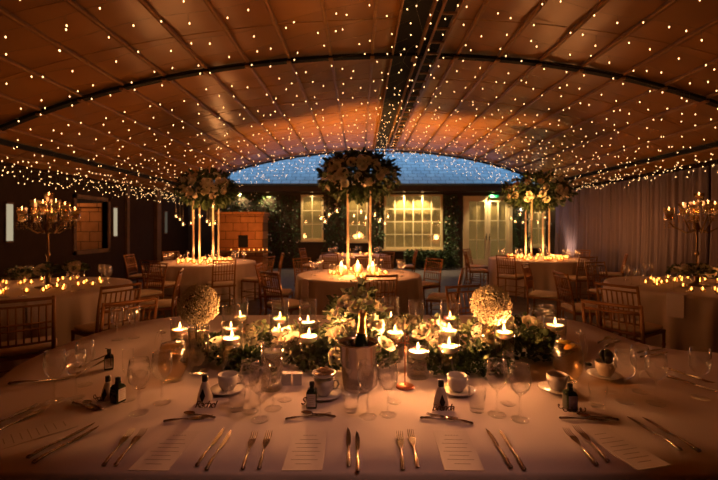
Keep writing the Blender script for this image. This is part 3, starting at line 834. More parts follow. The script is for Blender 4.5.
# garland / floral runner along the table
def bouquet(name, label, loc, rx, ry, h, nl, roses, hyds, ls=.06, mats=M_leaf, wd=.28, group=None, dome=True, droop=0, rs=1.0):
    t = empty(name, label, 'flowers', loc, group=group)
    mb = MB()
    for _ in range(nl):
        d = rdir()
        if dome: d.z = abs(d.z)
        k = R.uniform(.55, 1.0)
        p = Vector((d.x * rx * k, d.y * ry * k, max(.014, d.z * h * k)))
        dd = d + Vector((R.uniform(-.9, .9), R.uniform(-.9, .9), R.uniform(-.7, .5) - droop))
        if p.z < .04: dd.z = abs(dd.z) + .2
        l = ls * R.uniform(.6, 1.35)
        leaf_into(mb, orient(p, dd), l, l * wd)
    for _ in range(max(6, nl // 40)):
        d = rdir(); d.z = abs(d.z) if dome else d.z
        mb.tube([(0, 0, .01 if dome else 0), (d.x * rx * .5, d.y * ry * .5, d.z * h * .6 + .01), (d.x * rx * .95, d.y * ry * .95, d.z * h * .95 + .01)], .0025, 4)
    mb.build('foliage', mats, t, False)
    for (dx, dy, dz_) in roses:
        d = Vector((dx, dy, dz_)).normalized()
        part('rose', ROSE, t, (d.x * rx * .93, d.y * ry * .93, d.z * h * .93), face_rot(d), R.uniform(.85, 1.2) * rs)
    for (dx, dy, dz_) in hyds:
        d = Vector((dx, dy, dz_)).normalized()
        part('hydrangea', HYD, t, (d.x * rx * .8, d.y * ry * .8, d.z * h * .8), face_rot(d), R.uniform(.75, 1.0) * rs)
    return t
FG = 'flower clumps of the table runner'
bouquet('floral_bouquet', 'tall central bouquet of cream roses and eucalyptus behind the champagne bucket', (-.02, 2.25, TH), .20, .17, .40, 950,
        [(-.5, -1, .5), (.3, -1, .7), (0, -1, 1.1), (.7, -.8, .6), (-.8, -.6, .8), (.2, -.7, 1.6), (-.4, -.8, 1.2), (.9, -.5, 1.1), (.5, -.9, 1.5), (-.1, -1, .5), (-.7, -.8, .35)], [(-.9, -.6, .2), (.85, -.7, .2)], .046, M_leaf2, .30, rs=.85)
def rd(n, up=.3): return [(R.uniform(-1, 1), R.uniform(-1, -.2), R.uniform(up, 1.2)) for _ in range(n)]
CL = [
 (262, 2.25, .17, .15, .16, 'clump of white hydrangeas and leaves between the left candle vases', 2, 3, M_leaf2, 200),
 (296, 2.15, .14, .14, .17, 'clump of cream roses and small leaves between the left vases and the bucket', 3, 1, M_leaf2, 220),
 (322, 2.0, .12, .12, .13, 'low clump of trailing eucalyptus left of the champagne bucket', 1, 0, M_leaf2, 220),
 (215, 2.15, .15, .15, .12, 'dark leafy clump at the foot of the left baby\'s-breath vase', 2, 0, M_leaf, 260),
 (405, 2.4, .16, .14, .17, 'clump of cream flowers behind the copper sign', 4, 2, M_leaf2, 200),
 (434, 2.3, .14, .14, .18, 'clump of fine cream blossom between the copper sign and the bright trio', 2, 2, M_leaf2, 200),
 (472, 2.25, .17, .14, .17, 'clump of large white hydrangeas right of the bright candle trio', 1, 4, M_leaf2, 160),
 (478, 1.98, .15, .12, .11, 'dark leafy clump in front of the white hydrangeas', 0, 0, M_leaf, 300),
 (530, 2.2, .20, .14, .14, 'dark leafy clump between the right vases and the lemon jug', 0, 0, M_leaf, 380),
 (520, 2.5, .20, .12, .15, 'dim pale flower clump behind the dark leaves on the right', 3, 1, M_leaf, 160),
 (249, 2.0, .10, .10, .09, 'low dark clump of leaves between the left front vases', 0, 0, M_leaf, 160),
 (376, 2.05, .10, .09, .15, 'upright sprig of leaves right of the champagne bucket', 1, 0, M_leaf2, 160),
 (432, 1.98, .09, .09, .10, 'small dark clump of leaves between the short vase and the bright trio', 0, 0, M_leaf, 150),
]
for u, Y, rx, ry, h, lab, nr, nh, mm, nl in CL:
    bouquet('flower_clump', lab, ((u - U0) / F * Y, Y, TH), rx, ry, h, int(nl * 1.7), rd(nr + (3 if nr > 1 else 0)), rd(nh, .1), .040, mm, .3, FG)

# champagne bucket and bottle
bx, by_ = (358 - U0) / F * 1.74, 1.74
t = empty('ice_bucket', 'polished silver ice bucket in the middle of the front table', 'bucket', (bx, by_, TH))
MB().lathe([(0, .002), (.058, .002), (.063, .006), (.070, .09), (.083, .195), (.090, .203), (.090, .207), (.084, .208), (.078, .19), (.066, .02), (0, .016)], 40).build('body', M_silver, t)
for s in (-1, 1):
    MB().tube([(s * .080, 0, .16), (s * .097, 0, .165), (s * .097, 0, .185), (s * .084, 0, .19)], .004, 8).build('handle', M_silver, t)
t = empty('champagne_bottle', 'dark champagne bottle with gold foil neck standing in the ice bucket', 'bottle', (bx + .002, by_ + .004, TH + .022), ry=.06)
MB().lathe([(0, 0), (.038, .0), (.041, .01), (.041, .14), (.035, .18), (.019, .225), (.0155, .25), (0, .25)], 24).build('body', M_bottle, t)
MB().lathe([(.0215, .205), (.019, .235), (.0158, .26), (.0155, .285), (.018, .29), (.018, .298), (.0165, .31), (.012, .318), (0, .32)], 24).build('foil', M_goldfoil, t)
MB().lathe([(.0195, .222), (.0232, .200), (.0285, .19), (.0275, .187)], 24).build('neck_label', M_goldfoil, t)

# copper sign stand
sx_, sy_ = at(405, 387)
t = empty('wire_sign', 'copper table sign: wire script on a thin rod with round base', 'sign', (sx_, sy_, TH))
MB().lathe([(0, 0), (.040, 0), (.041, .005), (.038, .008), (0, .008)], 32).build('base', M_copper, t)
MB().tube([(0, 0, .008), (0, 0, .235)], .0022, 8).build('rod', M_copper, t)
def arcpts(cx_, cz_, r1, r2, a0, a1, n=14): return [(cx_ + r1 * math.cos(math.radians(a0 + (a1 - a0) * i / n)), 0, cz_ + r2 * math.sin(math.radians(a0 + (a1 - a0) * i / n))) for i in range(n + 1)]
wr = MB()
for pts in (arcpts(-.055, .222, .010, .009, 20, 270) + arcpts(-.055, .204, .011, .009, 90, -160), arcpts(-.026, .207, .011, .012, 0, 360), arcpts(-.006, .214, .022, .024, -80, 80), [(-.04, 0, .197), (.02, 0, .192)]):
    wr.tube(pts, .0017, 6)
wr.build('lettering', M_copper, t)

# wine glasses, flutes, tumblers
def g_wine(s=1, m=M_glass):
    t = empty('wine_glass', '', 'glass')
    MB().lathe([(.006, .093), (.020, .102), (.034, .120), (.040, .145), (.038, .175), (.033, .205), (.0322, .205), (.037, .175), (.0385, .145), (.033, .122), (.018, .105), (0, .099)], 24).build('bowl', M_bowl if m is M_glass else m, t)
    MB().lathe([(0, .0), (.034, .001), (.035, .002), (.030, .004), (.006, .0085)], 20).build('foot', m, t)
    MB().lathe([(.006, .0087), (.0045, .02), (.0042, .085), (.006, .0928)], 12).build('stem', M_stemglass, t)
    return t
def g_flute(m=M_glass):
    t = empty('champagne_flute', '', 'glass')
    MB().lathe([(0, 0), (.032, .001), (.033, .002), (.006, .008), (.0035, .02), (.0035, .08), (.008, .095), (.020, .13), (.024, .17), (.021, .225), (.0203, .225), (.0228, .17), (.018, .13), (0, .10)], 22).build('glass_body', m, t)
    return t
def g_tumbler(m=M_glass):
    t = empty('tumbler', '', 'glass')
    MB().lathe([(0, .001), (.026, .001), (.028, .004), (.034, .088), (.0332, .088), (.027, .014), (0, .012)], 22).build('glass_body', m, t)
    return t
PW, PFL, PT = Proto(g_wine()), Proto(g_flute()), Proto(g_tumbler())
def put_at(P, u, v, label, group, rz=0, h=TH, scale=None):
    x, y = at(u, v, h); return P.put((x, y, h + .0005), rz, label, group, scale=scale)
WG = 'wine glasses on the front table'
for u, v, s, lab in (
  (368, 417, 1, 'left of the pair in the middle, in front of the champagne bucket'), (388, 415, .95, 'right of the pair in the middle, in front of the champagne bucket'),
  (260, 420, 1, 'beside the first tumbler, left of the centre menu'), (250, 412, .95, 'just behind the one beside the first tumbler'), (273, 409, .98, 'in front of the unlit candle vase'),
  (497, 415, 1, 'before the dark leaves, left of the right-hand pair'), (520, 420, .98, 'right of the right-hand pair, over the tablecloth'),
  (139, 413, 1, 'in front of the left water jug, nearer the edge'), (162, 403, 1, 'overlapping the front of the left water jug'),
  (55, 401, 1, 'in the dark at the far left corner'), (76, 398, .95, 'beside the dark miniature bottles at the left'), (85, 385, .95, 'behind the dark miniature bottles at the left'),
  (625, 402, 1, 'first right of the cup with the black disc'), (640, 392, .95, 'in the dim right cluster, the middle one'), (656, 404, 1, 'in the dim right cluster, next to the right menu'),
  (117, 340, 1, 'far left on the rear edge, left of a pair'), (134, 338, 1, 'far left on the rear edge, right of a pair'),
  (535, 337, 1, 'on the rear edge beside the wide candle vase, left of a pair'), (548, 337, 1, 'on the rear edge beside the wide candle vase, right of a pair'),
  (700, 398, 1, 'at the right end of the table near the frame edge')):
    put_at(PW, u, v, 'clear wine glass ' + lab, WG, scale=s)
for u, v, lab in ((394, 402, 'clear champagne flute right of the champagne bucket'), (128, 400, 'clear champagne flute left of the water jug'), (285, 400, 'clear champagne flute right of the unlit candle vase'), (610, 392, 'clear champagne flute beside the cup with the black disc'), (508, 404, 'clear champagne flute between the right-hand wine glasses')):
    put_at(PFL, u, v, lab, 'flutes on the front table', scale=.92)
for u, v, lab in ((237, 410, 'short clear tumbler right of the left coffee cup'), (351, 411, 'short clear tumbler in front of the champagne bucket'), (477, 411, 'short clear tumbler right of the middle coffee cup'), (598, 407, 'short clear tumbler right of the purple-label bottle'), (140, 388, 'short clear tumbler beside the left water jug')):
    put_at(PT, u, v, lab, 'tumblers on the front table')

# jugs
def jug(label, lemon, x, y, rz):
    t = empty('water_jug', label, 'jug', (x, y, TH), rz)
    pr = [(0, .001), (.046, .001), (.050, .006), (.066, .05), (.070, .09), (.064, .14), (.052, .18), (.047, .205), (.054, .236)]
    inn = [(r - .003, z + (.008 if i < 3 else 0)) for i, (r, z) in enumerate(pr) if r > 0]
    MB().lathe(pr + list(reversed(inn)) + [(0, .01)], 32).build('glass_body', M_glass, t)
    MB().lathe([(0, .011), (.042, .013), (.0605, .055), (.0645, .09), (.059, .138), (.050, .170), (0, .170)], 32).build('drink', M_cloudy, t)
    MB().tube([(.046, 0, .215), (.085, 0, .21), (.10, 0, .17), (.095, 0, .11), (.070, 0, .08)], .006, 8).build('handle', M_glass_far, t)
    if lemon:
        for a, z in ((.4, .160), (2.4, .170), (4.4, .158)):
            MB().lathe([(0, 0), (.024, 0), (.027, .003), (.024, .006), (0, .006)], 20, TR(.022 * math.cos(a), .022 * math.sin(a), z, rx=.5, rz=a)).build('lemon_slice', M_lemon, t)
    return t
x, y = at(568, 380); jug('round glass jug of iced water with lemon slices, right of the dark leaves', True, x, y, .2)
x, y = at(173, 380); jug('round glass jug of cloudy water at the left of the runner', False, x, y, PI - .3)

# cups and saucers
def cup_proto():
    t = empty('coffee_cup', '', 'cup')
    MB().lathe([(0, .002), (.024, .002), (.026, .006), (.036, .022), (.041, .045), (.042, .068), (.0405, .068), (.039, .045), (.033, .022), (0, .010)], 28).build('bowl', M_china, t)
    MB().tube([(.040, 0, .056), (.058, 0, .055), (.062, 0, .038), (.052, 0, .024), (.036, 0, .022)], .0038, 8).build('handle', M_china, t)
    return Proto(t)
def saucer_proto():
    t = MB().lathe([(0, 0), (.042, 0), (.046, .003), (.074, .012), (.075, .0145), (.046, .0065), (0, .005)], 32).build('saucer', M_china)
    tag(t, '', 'saucer'); return Proto(t)
PC, PS = cup_proto(), saucer_proto()
for u, v, rz, lab in ((228, 391, .3, 'left, by the bottle with the first name tag'), (324, 396, .2, 'in front of the leaves, heaped with biscuits'), (457, 392, .4, 'in front of the bright candle trio'), (557, 391, .2, 'under the lemon water jug'), (605, 377, .2, 'topped by the round black disc at the right')):
    x, y = at(u, v)
    PS.put((x, y, TH + .0005), 0, 'white china saucer under the cup ' + lab, 'saucers')
    PC.put((x, y, TH + .0058), rz, 'white china coffee cup ' + lab, 'coffee cups')
x, y = at(324, 396)
t = empty('biscuit_bowl', 'small white bowl heaped with brown biscuits on top of the cup', 'bowl', (x, y, TH + .0745))
MB().lathe([(0, 0), (.025, 0), (.045, .014), (.052, .026), (.050, .026), (.043, .016), (0, .004)], 28).build('bowl', M_china, t)
mb = MB()
for k in range(26):
    a = R.uniform(0, 6.3); q = R.uniform(0, .036); mb.ell((q * math.cos(a), q * math.sin(a), .024 + R.uniform(0, .018) - q * .25), (.011, .008, .006), 8, 5)
bb = mb.build('biscuits', M_choc, t); bb['kind'] = 'stuff'
x, y = at(605, 377)
t = MB().lathe([(0, 0), (.030, 0), (.034, .004), (.034, .012), (.030, .016), (0, .016)], 28).build('black_disc', M_black); t.location = (x, y - .006, TH + .098); t.rotation_euler = (1.1, .2, 0)
tag(t, 'round black lid tilted on top of the right-hand coffee cup', 'lid')
t = empty('dark_ornament', 'small dark mound of chocolate beside the right-hand cup', 'sweet', (*at(586, 366), TH))
mb = MB()
for k in range(7): mb.ell((R.uniform(-.02, .02), R.uniform(-.015, .015), .008 + R.uniform(0, .012)), (.012, .012, .009), 8, 5)
mb.build('pieces', M_black, t)
# small white boxes
for u, lab in ((286.5, 'left of the pair of small white cube boxes'), (297.5, 'right of the pair of small white cube boxes')):
    x, y = at(u, 384)
    t = empty('gift_box', lab + ' behind the glasses', 'box', (x, y, TH), .15, group='small white boxes')
    MB().box(-.019, .019, -.019, .019, 0, .042).build('box', M_label, t, False)
    MB().box(-.0205, .0205, -.0205, .0205, .0425, .052).build('lid', M_label, t, False)

# miniature bottles
def bot_cone():
    t = empty('miniature_bottle', '', 'bottle')
    MB().lathe([(0, 0), (.028, 0), (.030, .004), (.026, .03), (.016, .065), (.010, .080), (0, .080)], 20).build('body', M_clearb, t)
    MB().lathe([(.0, .0805), (.0105, .0805), (.0115, .083), (.0115, .104), (0, .106)], 16).build('cap', M_black, t)
    MB().add([(0, -.0322, .004), (.011, -.0275, .03), (0, -.0225, .058), (-.011, -.0275, .03), (0, -.030, .004), (.011, -.0255, .03), (0, -.0205, .058), (-.011, -.0255, .03)], [(0, 1, 2, 3), (7, 6, 5, 4), (0, 4, 5, 1), (1, 5, 6, 2), (2, 6, 7, 3), (3, 7, 4, 0)]).build('front_label', M_black, t, False)
    return Proto(t)
def bot_square(lm):
    t = empty('miniature_bottle', '', 'bottle')
    sq = lambda a: min(1 / max(abs(math.cos(a)), 1e-3), 1 / max(abs(math.sin(a)), 1e-3)) ** .85
    MB().lathe([(0, 0), (.019, 0), (.021, .004), (.021, .060), (.016, .070), (.008, .074), (.008, .084), (0, .084)], 24, sq=sq).build('body', M_bottle, t)
    MB().lathe([(0, .0845), (.010, .0845), (.010, .098), (0, .100)], 16).build('cap', M_black, t)
    lb = MB().box(-.016, .016, -.0235, -.0228, .010, .058).build('front_label', lm, t, False)
    mb = MB()
    for k in range(5): mb.box(-.011 + .002 * (k % 2), .011 - .003 * (k % 3), -.0238, -.02355, .018 + k * .008, .0195 + k * .008)
    mb.build('print', M_ink, lb, False)
    return Proto(t)
BC, BS, BP = bot_cone(), bot_square(M_label), bot_square(mat('purple_label', (.42, .32, .50), .6))
BG = 'miniature bottles by the place cards'
put_at(BC, 205, 401, 'pale cone-shaped miniature bottle with black cap and black lozenge, left place', BG, scale=1.0)
put_at(BS, 312, 407, 'square dark miniature bottle with white printed label, by the biscuit cup', BG)
put_at(BC, 441, 407, 'pale cone-shaped miniature bottle with black lozenge, by the middle coffee cup', BG, scale=1.0)
put_at(BP, 570, 409, 'square dark miniature bottle with purple label, below the lemon jug', BG)
put_at(BS, 118, 402, 'square black miniature bottle, the nearer of the two at the left end', BG, rz=1.2)
put_at(BC, 108, 399, 'grey cone-shaped miniature bottle leaning on the black one at the left end', BG, scale=.9)
put_at(BS, 109, 369, 'black miniature bottle with wire loop at the left end, further back', BG, rz=.5)
lo = MB().tube(arcpts(.0, .085, .028, .02, 90, -10) + [(.028, 0, .02)], .0018, 6).build('wire_hook', M_black); x, y = at(109, 369); lo.location = (x, y - .03, TH + .006)
tag(lo, 'thin dark wire loop standing at the further black bottle on the left', 'wire')

# laser-cut names
def name_tag(txt, u, v, label, size=.034, rz=0):
    x, y = at(u, v)
    c = bpy.data.curves.new('place_name', 'FONT'); c.body = txt; c.size = size; c.shear = .35; c.extrude = .0016; c.offset = .0004; c.align_x = 'CENTER'; c.space_character = .86
    c.materials.append(M_wood)
    o = bpy.data.objects.new('place_name', c); COL.objects.link(o); o.location = (x, y, TH + .002); o.rotation_euler = (math.radians(78), 0, rz)
    me = bpy.data.meshes.new_from_object(o); m2 = bpy.data.objects.new('place_name', me); COL.objects.link(m2); m2.location = o.location; m2.rotation_euler = o.rotation_euler
    bpy.data.objects.remove(o); m2.name = 'place_name'
    tag(m2, label, 'name tag', 'cut-out wooden place names'); return m2
name_tag('Rachel', 205, 408, 'dark cut-out script place name in front of the left cone-shaped bottle', .036)
name_tag('S', 303, 405, 'dark cut-out script letter beside the white-label bottle', .040)
name_tag('Brenda', 443, 411, 'dark cut-out script place name in front of the middle cone-shaped bottle', .034)
def squiggle(u, v, w_, label, rz=0):
    x, y = at(u, v); pts = []
    for i in range(61):
        t_ = i / 60; pts.append((-w_ / 2 + w_ * t_ + .006 * math.cos(t_ * 40), 0, .011 + .008 * math.sin(t_ * 40) + (.010 if i < 9 else 0)))
    o = MB().tube(pts, .0016, 5).build('place_name', M_wood); o.location = (x, y, TH + .0015); o.rotation_euler = (-.15, 0, rz)
    tag(o, label, 'name tag', 'cut-out wooden place names')
squiggle(572, 413, .10, 'dark cut-out looping place name in front of the purple-label bottle', -.1)
squiggle(101, 402, .05, 'dark cut-out looping place name in front of the bottles at the left end', .3)

# cutlery -------------------------------------------------------------------
def handle_mb(mb, y0, y1):
    n = 9
    prof = [.0032, .0036, .0030, .0034, .0042, .0052, .0060, .0052, .0066]
    ps = [(0, y0 + (y1 - y0) * i / (n - 1), .005 + .003 * math.sin(PI * i / (n - 1))) for i in range(n)]
    mb.tube(ps, prof, 8)
    mb.ell((0, y1, .005), (.0075, .006, .004), 8, 6)
def fork():
    t = empty('fork', '', 'fork')
    mb = MB(); handle_mb(mb, -.02, -.125); mb.build('handle', M_steel, t)
    h = MB(); h.prism([(-.003, -.022), (.003, -.022), (.011, .012), (.0115, .035), (-.0115, .035), (-.011, .012)], .006, .008)
    for k in range(4):
        xx = -.0098 + k * .00653
        h.tube([(xx, .034, .007), (xx, .06, .004), (xx, .088, .0085)], [.0016, .0015, .0007], 5)
    h.build('fork_head', M_steel, t, False)
    return Proto(t)
def knife():
    t = empty('knife', '', 'knife')
    mb = MB(); handle_mb(mb, .0, -.11); mb.build('handle', M_steel, t)
    MB().prism([(-.005, .0), (.005, .0), (.0085, .02), (.0095, .07), (.005, .105), (-.002, .122), (-.0055, .09), (-.0055, .02)], .003, .0048).build('blade', M_steel, t, False)
    return Proto(t)
def spoon():
    t = empty('spoon', '', 'spoon')
    mb = MB(); handle_mb(mb, -.0, -.115); mb.build('handle', M_steel, t)
    mb = MB(); vs = []; fs = []
    for i in range(7):
        for j in range(14):
            r = i / 6; a = 2 * PI * j / 14
            vs.append((.0185 * r * math.cos(a), .027 + .03 * r * math.sin(a), .002 + .007 * r * r))
    for i in range(6):
        for j in range(14): fs.append((i * 14 + j, i * 14 + (j + 1) % 14, i * 14 + 14 + (j + 1) % 14, i * 14 + 14 + j))
    o = mb.add(vs, fs).build('spoon_bowl', M_steel, t); o.modifiers.new('s', 'SOLIDIFY').thickness = .0012
    return Proto(t)
PK, PF, PSP = knife(), fork(), spoon()
def cut(P, u0, v0, u1, v1, label, group, s=1.0, tipfrac=.5):
    a = Vector(at(u0, v0)); b = Vector(at(u1, v1)); c = a * .5 + b * .5
    rz = math.atan2(b.y - a.y, b.x - a.x) - PI / 2
    P.put((c.x, c.y, TH + .0008), rz, label, group, scale=s)
KG, FKG, DG = 'dinner knives', 'dinner forks', 'dessert cutlery'
for a, lab in (((195, 470, 225, 428), 'left of the pair between the second and third places'), ((206, 472, 231, 432), 'right of the pair between the second and third places'),
               ((349, 472, 348, 427), 'left of the central pair'), ((358, 474, 357, 433), 'right of the central pair'),
               ((514, 474, 485, 428), 'left of the pair right of the right-middle menu'), ((525, 472, 500, 432), 'right of the pair right of the right-middle menu'),
               ((22, 462, 97, 423), 'upper of the pair in the bottom left corner'), ((32, 465, 98, 428), 'lower of the pair in the bottom left corner'),
               ((672, 446, 636, 423), 'left of the pair at the right end'), ((690, 447, 652, 424), 'right of the pair at the right end')):
    cut(PK, *a, 'silver dinner knife, ' + lab, KG, .97)
for a, lab in (((103, 468, 137, 425), 'left of the pair beside the left menu'), ((114, 469, 150, 424), 'right of the pair beside the left menu'),
               ((243, 470, 257, 428), 'left of the pair beside the centre-left menu'), ((259, 471, 271, 427), 'right of the pair beside the centre-left menu'),
               ((403, 471, 399, 428), 'left of the pair beside the right-middle menu'), ((418, 469, 409, 426), 'right of the pair beside the right-middle menu'),
               ((598, 468, 560, 424), 'left of the pair below the purple-label bottle'), ((610, 465, 569, 421), 'right of the pair below the purple-label bottle'),
               ((-8, 428, 40, 405), 'further of the pair at the left frame edge'), ((-2, 433, 50, 407), 'nearer of the pair at the left frame edge')):
    cut(PF, *a, 'silver dinner fork, ' + lab, FKG, .98)
for P, a, lab in ((PSP, (217, 419, 172, 412), 'spoon above the left menu, bowl to the left'), (PF, (168, 422, 218, 417), 'fork above the left menu'),
                  (PSP, (337, 418, 288, 412), 'spoon above the centre-left menu, bowl to the left'), (PF, (288, 420, 337, 414), 'fork above the centre-left menu'),
                  (PSP, (422, 419, 470, 421), 'spoon above the right-middle menu, bowl to the right'), (PF, (470, 424, 421, 414), 'fork above the right-middle menu'),
                  (PSP, (618, 421, 563, 414), 'spoon below the purple-label bottle'), (PF, (561, 419, 616, 422), 'fork below the purple-label bottle'),
                  (PSP, (105, 411, 76, 399), 'spoon near the dark bottles at the left end'), (PF, (74, 404, 103, 413), 'fork near the dark bottles at the left end')):
    cut(P, *a, 'small silver dessert ' + lab, DG, .78)
for P, a, lab in ((PK, (80, 374, 104, 361), 'knife left of the wire loop, lower of two'), (PK, (84, 366, 106, 356), 'knife left of the wire loop, upper of two'), (PK, (16, 384, 60, 380), 'knife in the dark at the left end'),
                  (PF, (598, 344, 612, 336), 'fork at the rear right corner, first'), (PF, (606, 347, 621, 339), 'fork at the rear right corner, second'), (PK, (636, 354, 664, 349), 'knife at the rear right corner, upper'), (PK, (640, 358, 668, 353), 'knife at the rear right corner, lower'),
                  (PF, (674, 372, 712, 384), 'fork at the right end, upper'), (PK, (676, 380, 716, 392), 'knife at the right end, lower')):
    cut(P, *a, 'dim silver ' + lab, 'cutlery of the side places', 1.0)

# menus
def menu(u, v, rz, label):
    x, y = at(u, v)
    y = max(y, 1.262)
    t = empty('menu_card', label, 'menu', (x, y, TH + .0008), rz, group='menu cards')
    MB().box(-.058, .058, -.11, .115, 0, .0012).build('card', M_paper, t, False)
    mb = MB(); 
    for k in range(5): mb.box(-.022 + k * .0095, -.016 + k * .0095, .083, .087, .00125, .0015)
    for k, (wd, z) in enumerate(((.030, .058), (.042, .034), (.034, .010), (.044, -.012), (.030, -.034), (.040, -.056), (.024, -.078))): mb.box(-wd, wd, z - .0012, z + .0012, .00125, .0015)
    mb.build('text_lines', M_ink, t, False)
menu(165, 452, -.02, 'white menu card between the left forks and knives, lower left')
menu(305, 457, 0, 'white menu card straight ahead, between centre-left forks and centre knives')
menu(460, 457, -.03, 'white menu card right of the centre forks')
menu(34, 433, -.75, 'dim menu card in the bottom left corner')
menu(622, 448, .22, 'dim menu card at the lower right, right of the forks')

# ------------------------------------------------------------------ background tables: flower stands
def flower_stand(key, fz, r, hh, nvot, lab, nl=1500, nr=34):
    x, y, _ = T[key]
    st = empty('flower_stand', 'clear four-post stand on the ' + NAME[key], 'stand', (x, y, TH), group='tall flower stands')
    b = .17 if key == 'centre' else .20
    for sx in (-1, 1):
        for sy in (-1, 1):
            MB().box(sx * b - .014, sx * b + .014, sy * b * .8 - .014, sy * b * .8 + .014, .014, fz - TH - .12).build('post', M_acryl, st, False)
    MB().box(-b - .03, b + .03, -b * .8 - .03, b * .8 + .03, 0, .013).build('base', M_acryl, st, False)
    MB().box(-b - .03, b + .03, -b * .8 - .03, b * .8 + .03, fz - TH - .119, fz - TH - .105).build('top_plate', M_acryl, st, False)
    t = empty('flower_ball', 'ball of dark foliage and cream roses above the ' + NAME[key], 'flowers', (x, y, fz), group='big flower balls')
    mb = MB()
    for _ in range(nl):
        d = rdir(); k = R.uniform(.35, 1.05) ** .6
        p = Vector((d.x * r * k, d.y * r * k * .9, d.z * hh * k))
        dd = d + rdir() * .8 + Vector((0, 0, -.25))
        l = R.uniform(.06, .15); leaf_into(mb, orient(p, dd), l, l * .24)
    for _ in range(40):
        d = rdir(); mb.tube([(0, 0, 0), (d.x * r, d.y * r, d.z * hh * .9)], .004, 4)
    mb.build('foliage', M_leaf, t, False)
    for i in range(nr):
        z = R.uniform(-.55, .75); a = R.uniform(0, 2 * PI) if i % 4 == 0 else R.uniform(PI * 1.02, PI * 1.98)
        q = math.sqrt(1 - z * z); d = Vector((q * math.cos(a), q * math.sin(a), z))
        if R.random() < .3: part('hydrangea', HYD, t, (d.x * r * .92, d.y * r * .85, d.z * hh * .92), face_rot(d), 1.0)
        else: part('rose', ROSE, t, (d.x * r * .97, d.y * r * .9, d.z * hh * .97), face_rot(d), R.uniform(1.1, 1.6))
    return t
flower_stand('centre', CAMH + (V0 - 176) / F * 6.1, .57, .34, 10, '', 1700, 40)
flower_stand('lmid', CAMH + (V0 - 189) / F * 8.25, .58, .36, 8, '', 1400, 34)
flower_stand('rmid', CAMH + (V0 - 192) / F * 9.2, .74, .40, 8, '', 1600, 44)
# hanging votives
def votive_proto(L):
    t = empty('hanging_votive', '', 'candle holder')
    MB().tube([(0, 0, .075), (0, 0, .075 + L)], .0022, 4).build('thread', M_cable, t)
    MB().lathe([(0, .0), (.03, .008), (.045, .035), (.042, .06), (.024, .085), (.023, .085), (.041, .06), (.043, .035), (.028, .010), (0, .004)], 14).build('globe', M_glass_far, t)
    MB().lathe([(0, .0085), (.018, .0085), (.018, .022), (0, .022)], 10).build('tealight', M_wax, t)
    flame_mb(.9, .024).build('flame', M_flame, t)
    return Proto(t)
PV = {}
VOT = {'centre': [(325, 222), (329, 215), (337, 211), (354, 216), (361, 212), (366, 218), (375, 215), (380, 221), (385, 224), (388, 217), (321, 219)],
       'lmid': [(176, 216), (180, 219), (183, 224), (191, 223), (194, 217), (200, 216), (207, 221), (210, 224), (213, 219), (215, 223), (213, 206)],
       'rmid': [(511, 218), (515, 221), (520, 214), (523, 222), (531, 219), (538, 222), (545, 217), (549, 223)]}
for key, lst in VOT.items():
    x0, y0, _ = T[key]
    for i, (u, v) in enumerate(lst):
        Y = y0 + [-.22, .12, -.08, .25, 0][i % 5]; X = (u - U0) / F * Y; Z = CAMH - (v + 2 - V0) / F * Y
        r, hh = {'centre': (.57, .34), 'lmid': (.58, .36), 'rmid': (.74, .40)}[key]; fz = {'centre': CAMH + 52 / F * 6.1, 'lmid': CAMH + 39 / F * 8.25, 'rmid': CAMH + 36 / F * 9.2}[key]
        L = round(max(.1, fz - .15 - Z - .075) / .08) * .08
        k = L
        if k not in PV: PV[k] = votive_proto(L)
        PV[k].put((X, Y, Z), 0, 'hanging glass votive under the flower ball, ' + NAME[key], 'hanging votives, ' + NAME[key])

# candle globes and tea lights
def globe_proto(r, gm, fs=1.0):
    t = empty('candle_globe', '', 'candle holder')
    MB().lathe([(0, 0), (r * .5, 0), (r * .85, r * .4), (r, r), (r * .85, r * 1.55), (r * .55, r * 1.8), (r * .53, r * 1.8), (r * .82, r * 1.55), (r * .96, r), (r * .8, r * .42), (0, r * .06)], 16).build('globe', gm, t)
    MB().lathe([(0, r * .07), (r * .4, r * .07), (r * .4, r * .5), (0, r * .5)], 12).build('tealight', M_wax, t)
    flame_mb(r / .035 * fs, r * .5).build('flame', M_flame, t)
    return Proto(t)
GB, GS = globe_proto(.085, thin_glass('frosted_globe', (1, .85, .62), base=.30, rough=.35), 1.9), globe_proto(.038, thin_glass('amber_glass', (1, .80, .52), base=.26, rough=.28), 1.25)
x0, y0, _ = T['centre']
for dx, dy, lab in ((-.26, -.22, 'left'), (.20, -.22, 'right'), (-.02, -.02, 'middle, set back')):
    GB.put((x0 + dx, y0 + dy, TH + .001), 0, 'large glowing glass candle globe on the central table, ' + lab, 'large candle globes')
    lamp('globe_light', (x0 + dx, y0 + dy, TH + .24), 5, rad=.06); lamp('globe_light', (x0 + dx, y0 + dy - .03, TH + .10), 16, rad=.01)
def scatter(key, n, r0, r1, seed, arc=(0, 2 * PI)):
    rr = random.Random(seed); o = []
    x, y, _ = T[key]; tries = 0
    while len(o) < n and tries < 4000:
        tries += 1; a = rr.uniform(*arc); q = rr.uniform(r0, r1); p = (x + q * math.cos(a), y + q * math.sin(a))
        if all(math.hypot(p[0] - b[0], p[1] - b[1]) > .095 for b in o): o.append(p)
    return o
SPOT = {}
for key, n, r1, s in (('centre', 12, .50, 1), ('lmid', 34, .62, 1.15), ('rmid', 38, .70, 1.2), ('back', 9, .5, 1), ('lnear', 34, .68, .8), ('rnear', 34, .70, .75)):
    r0 = .36 if key in ('centre',) else .30
    SPOT[key] = scatter(key, n, r0, r1, sum(map(ord, key)) % 7 + len(key) * 3 + n)
    for p in SPOT[key]:
        GS.put((p[0], p[1], TH + .001), 0, 'small lit tea-light glass on the ' + NAME[key], 'tea lights on the ' + NAME[key], scale=s)
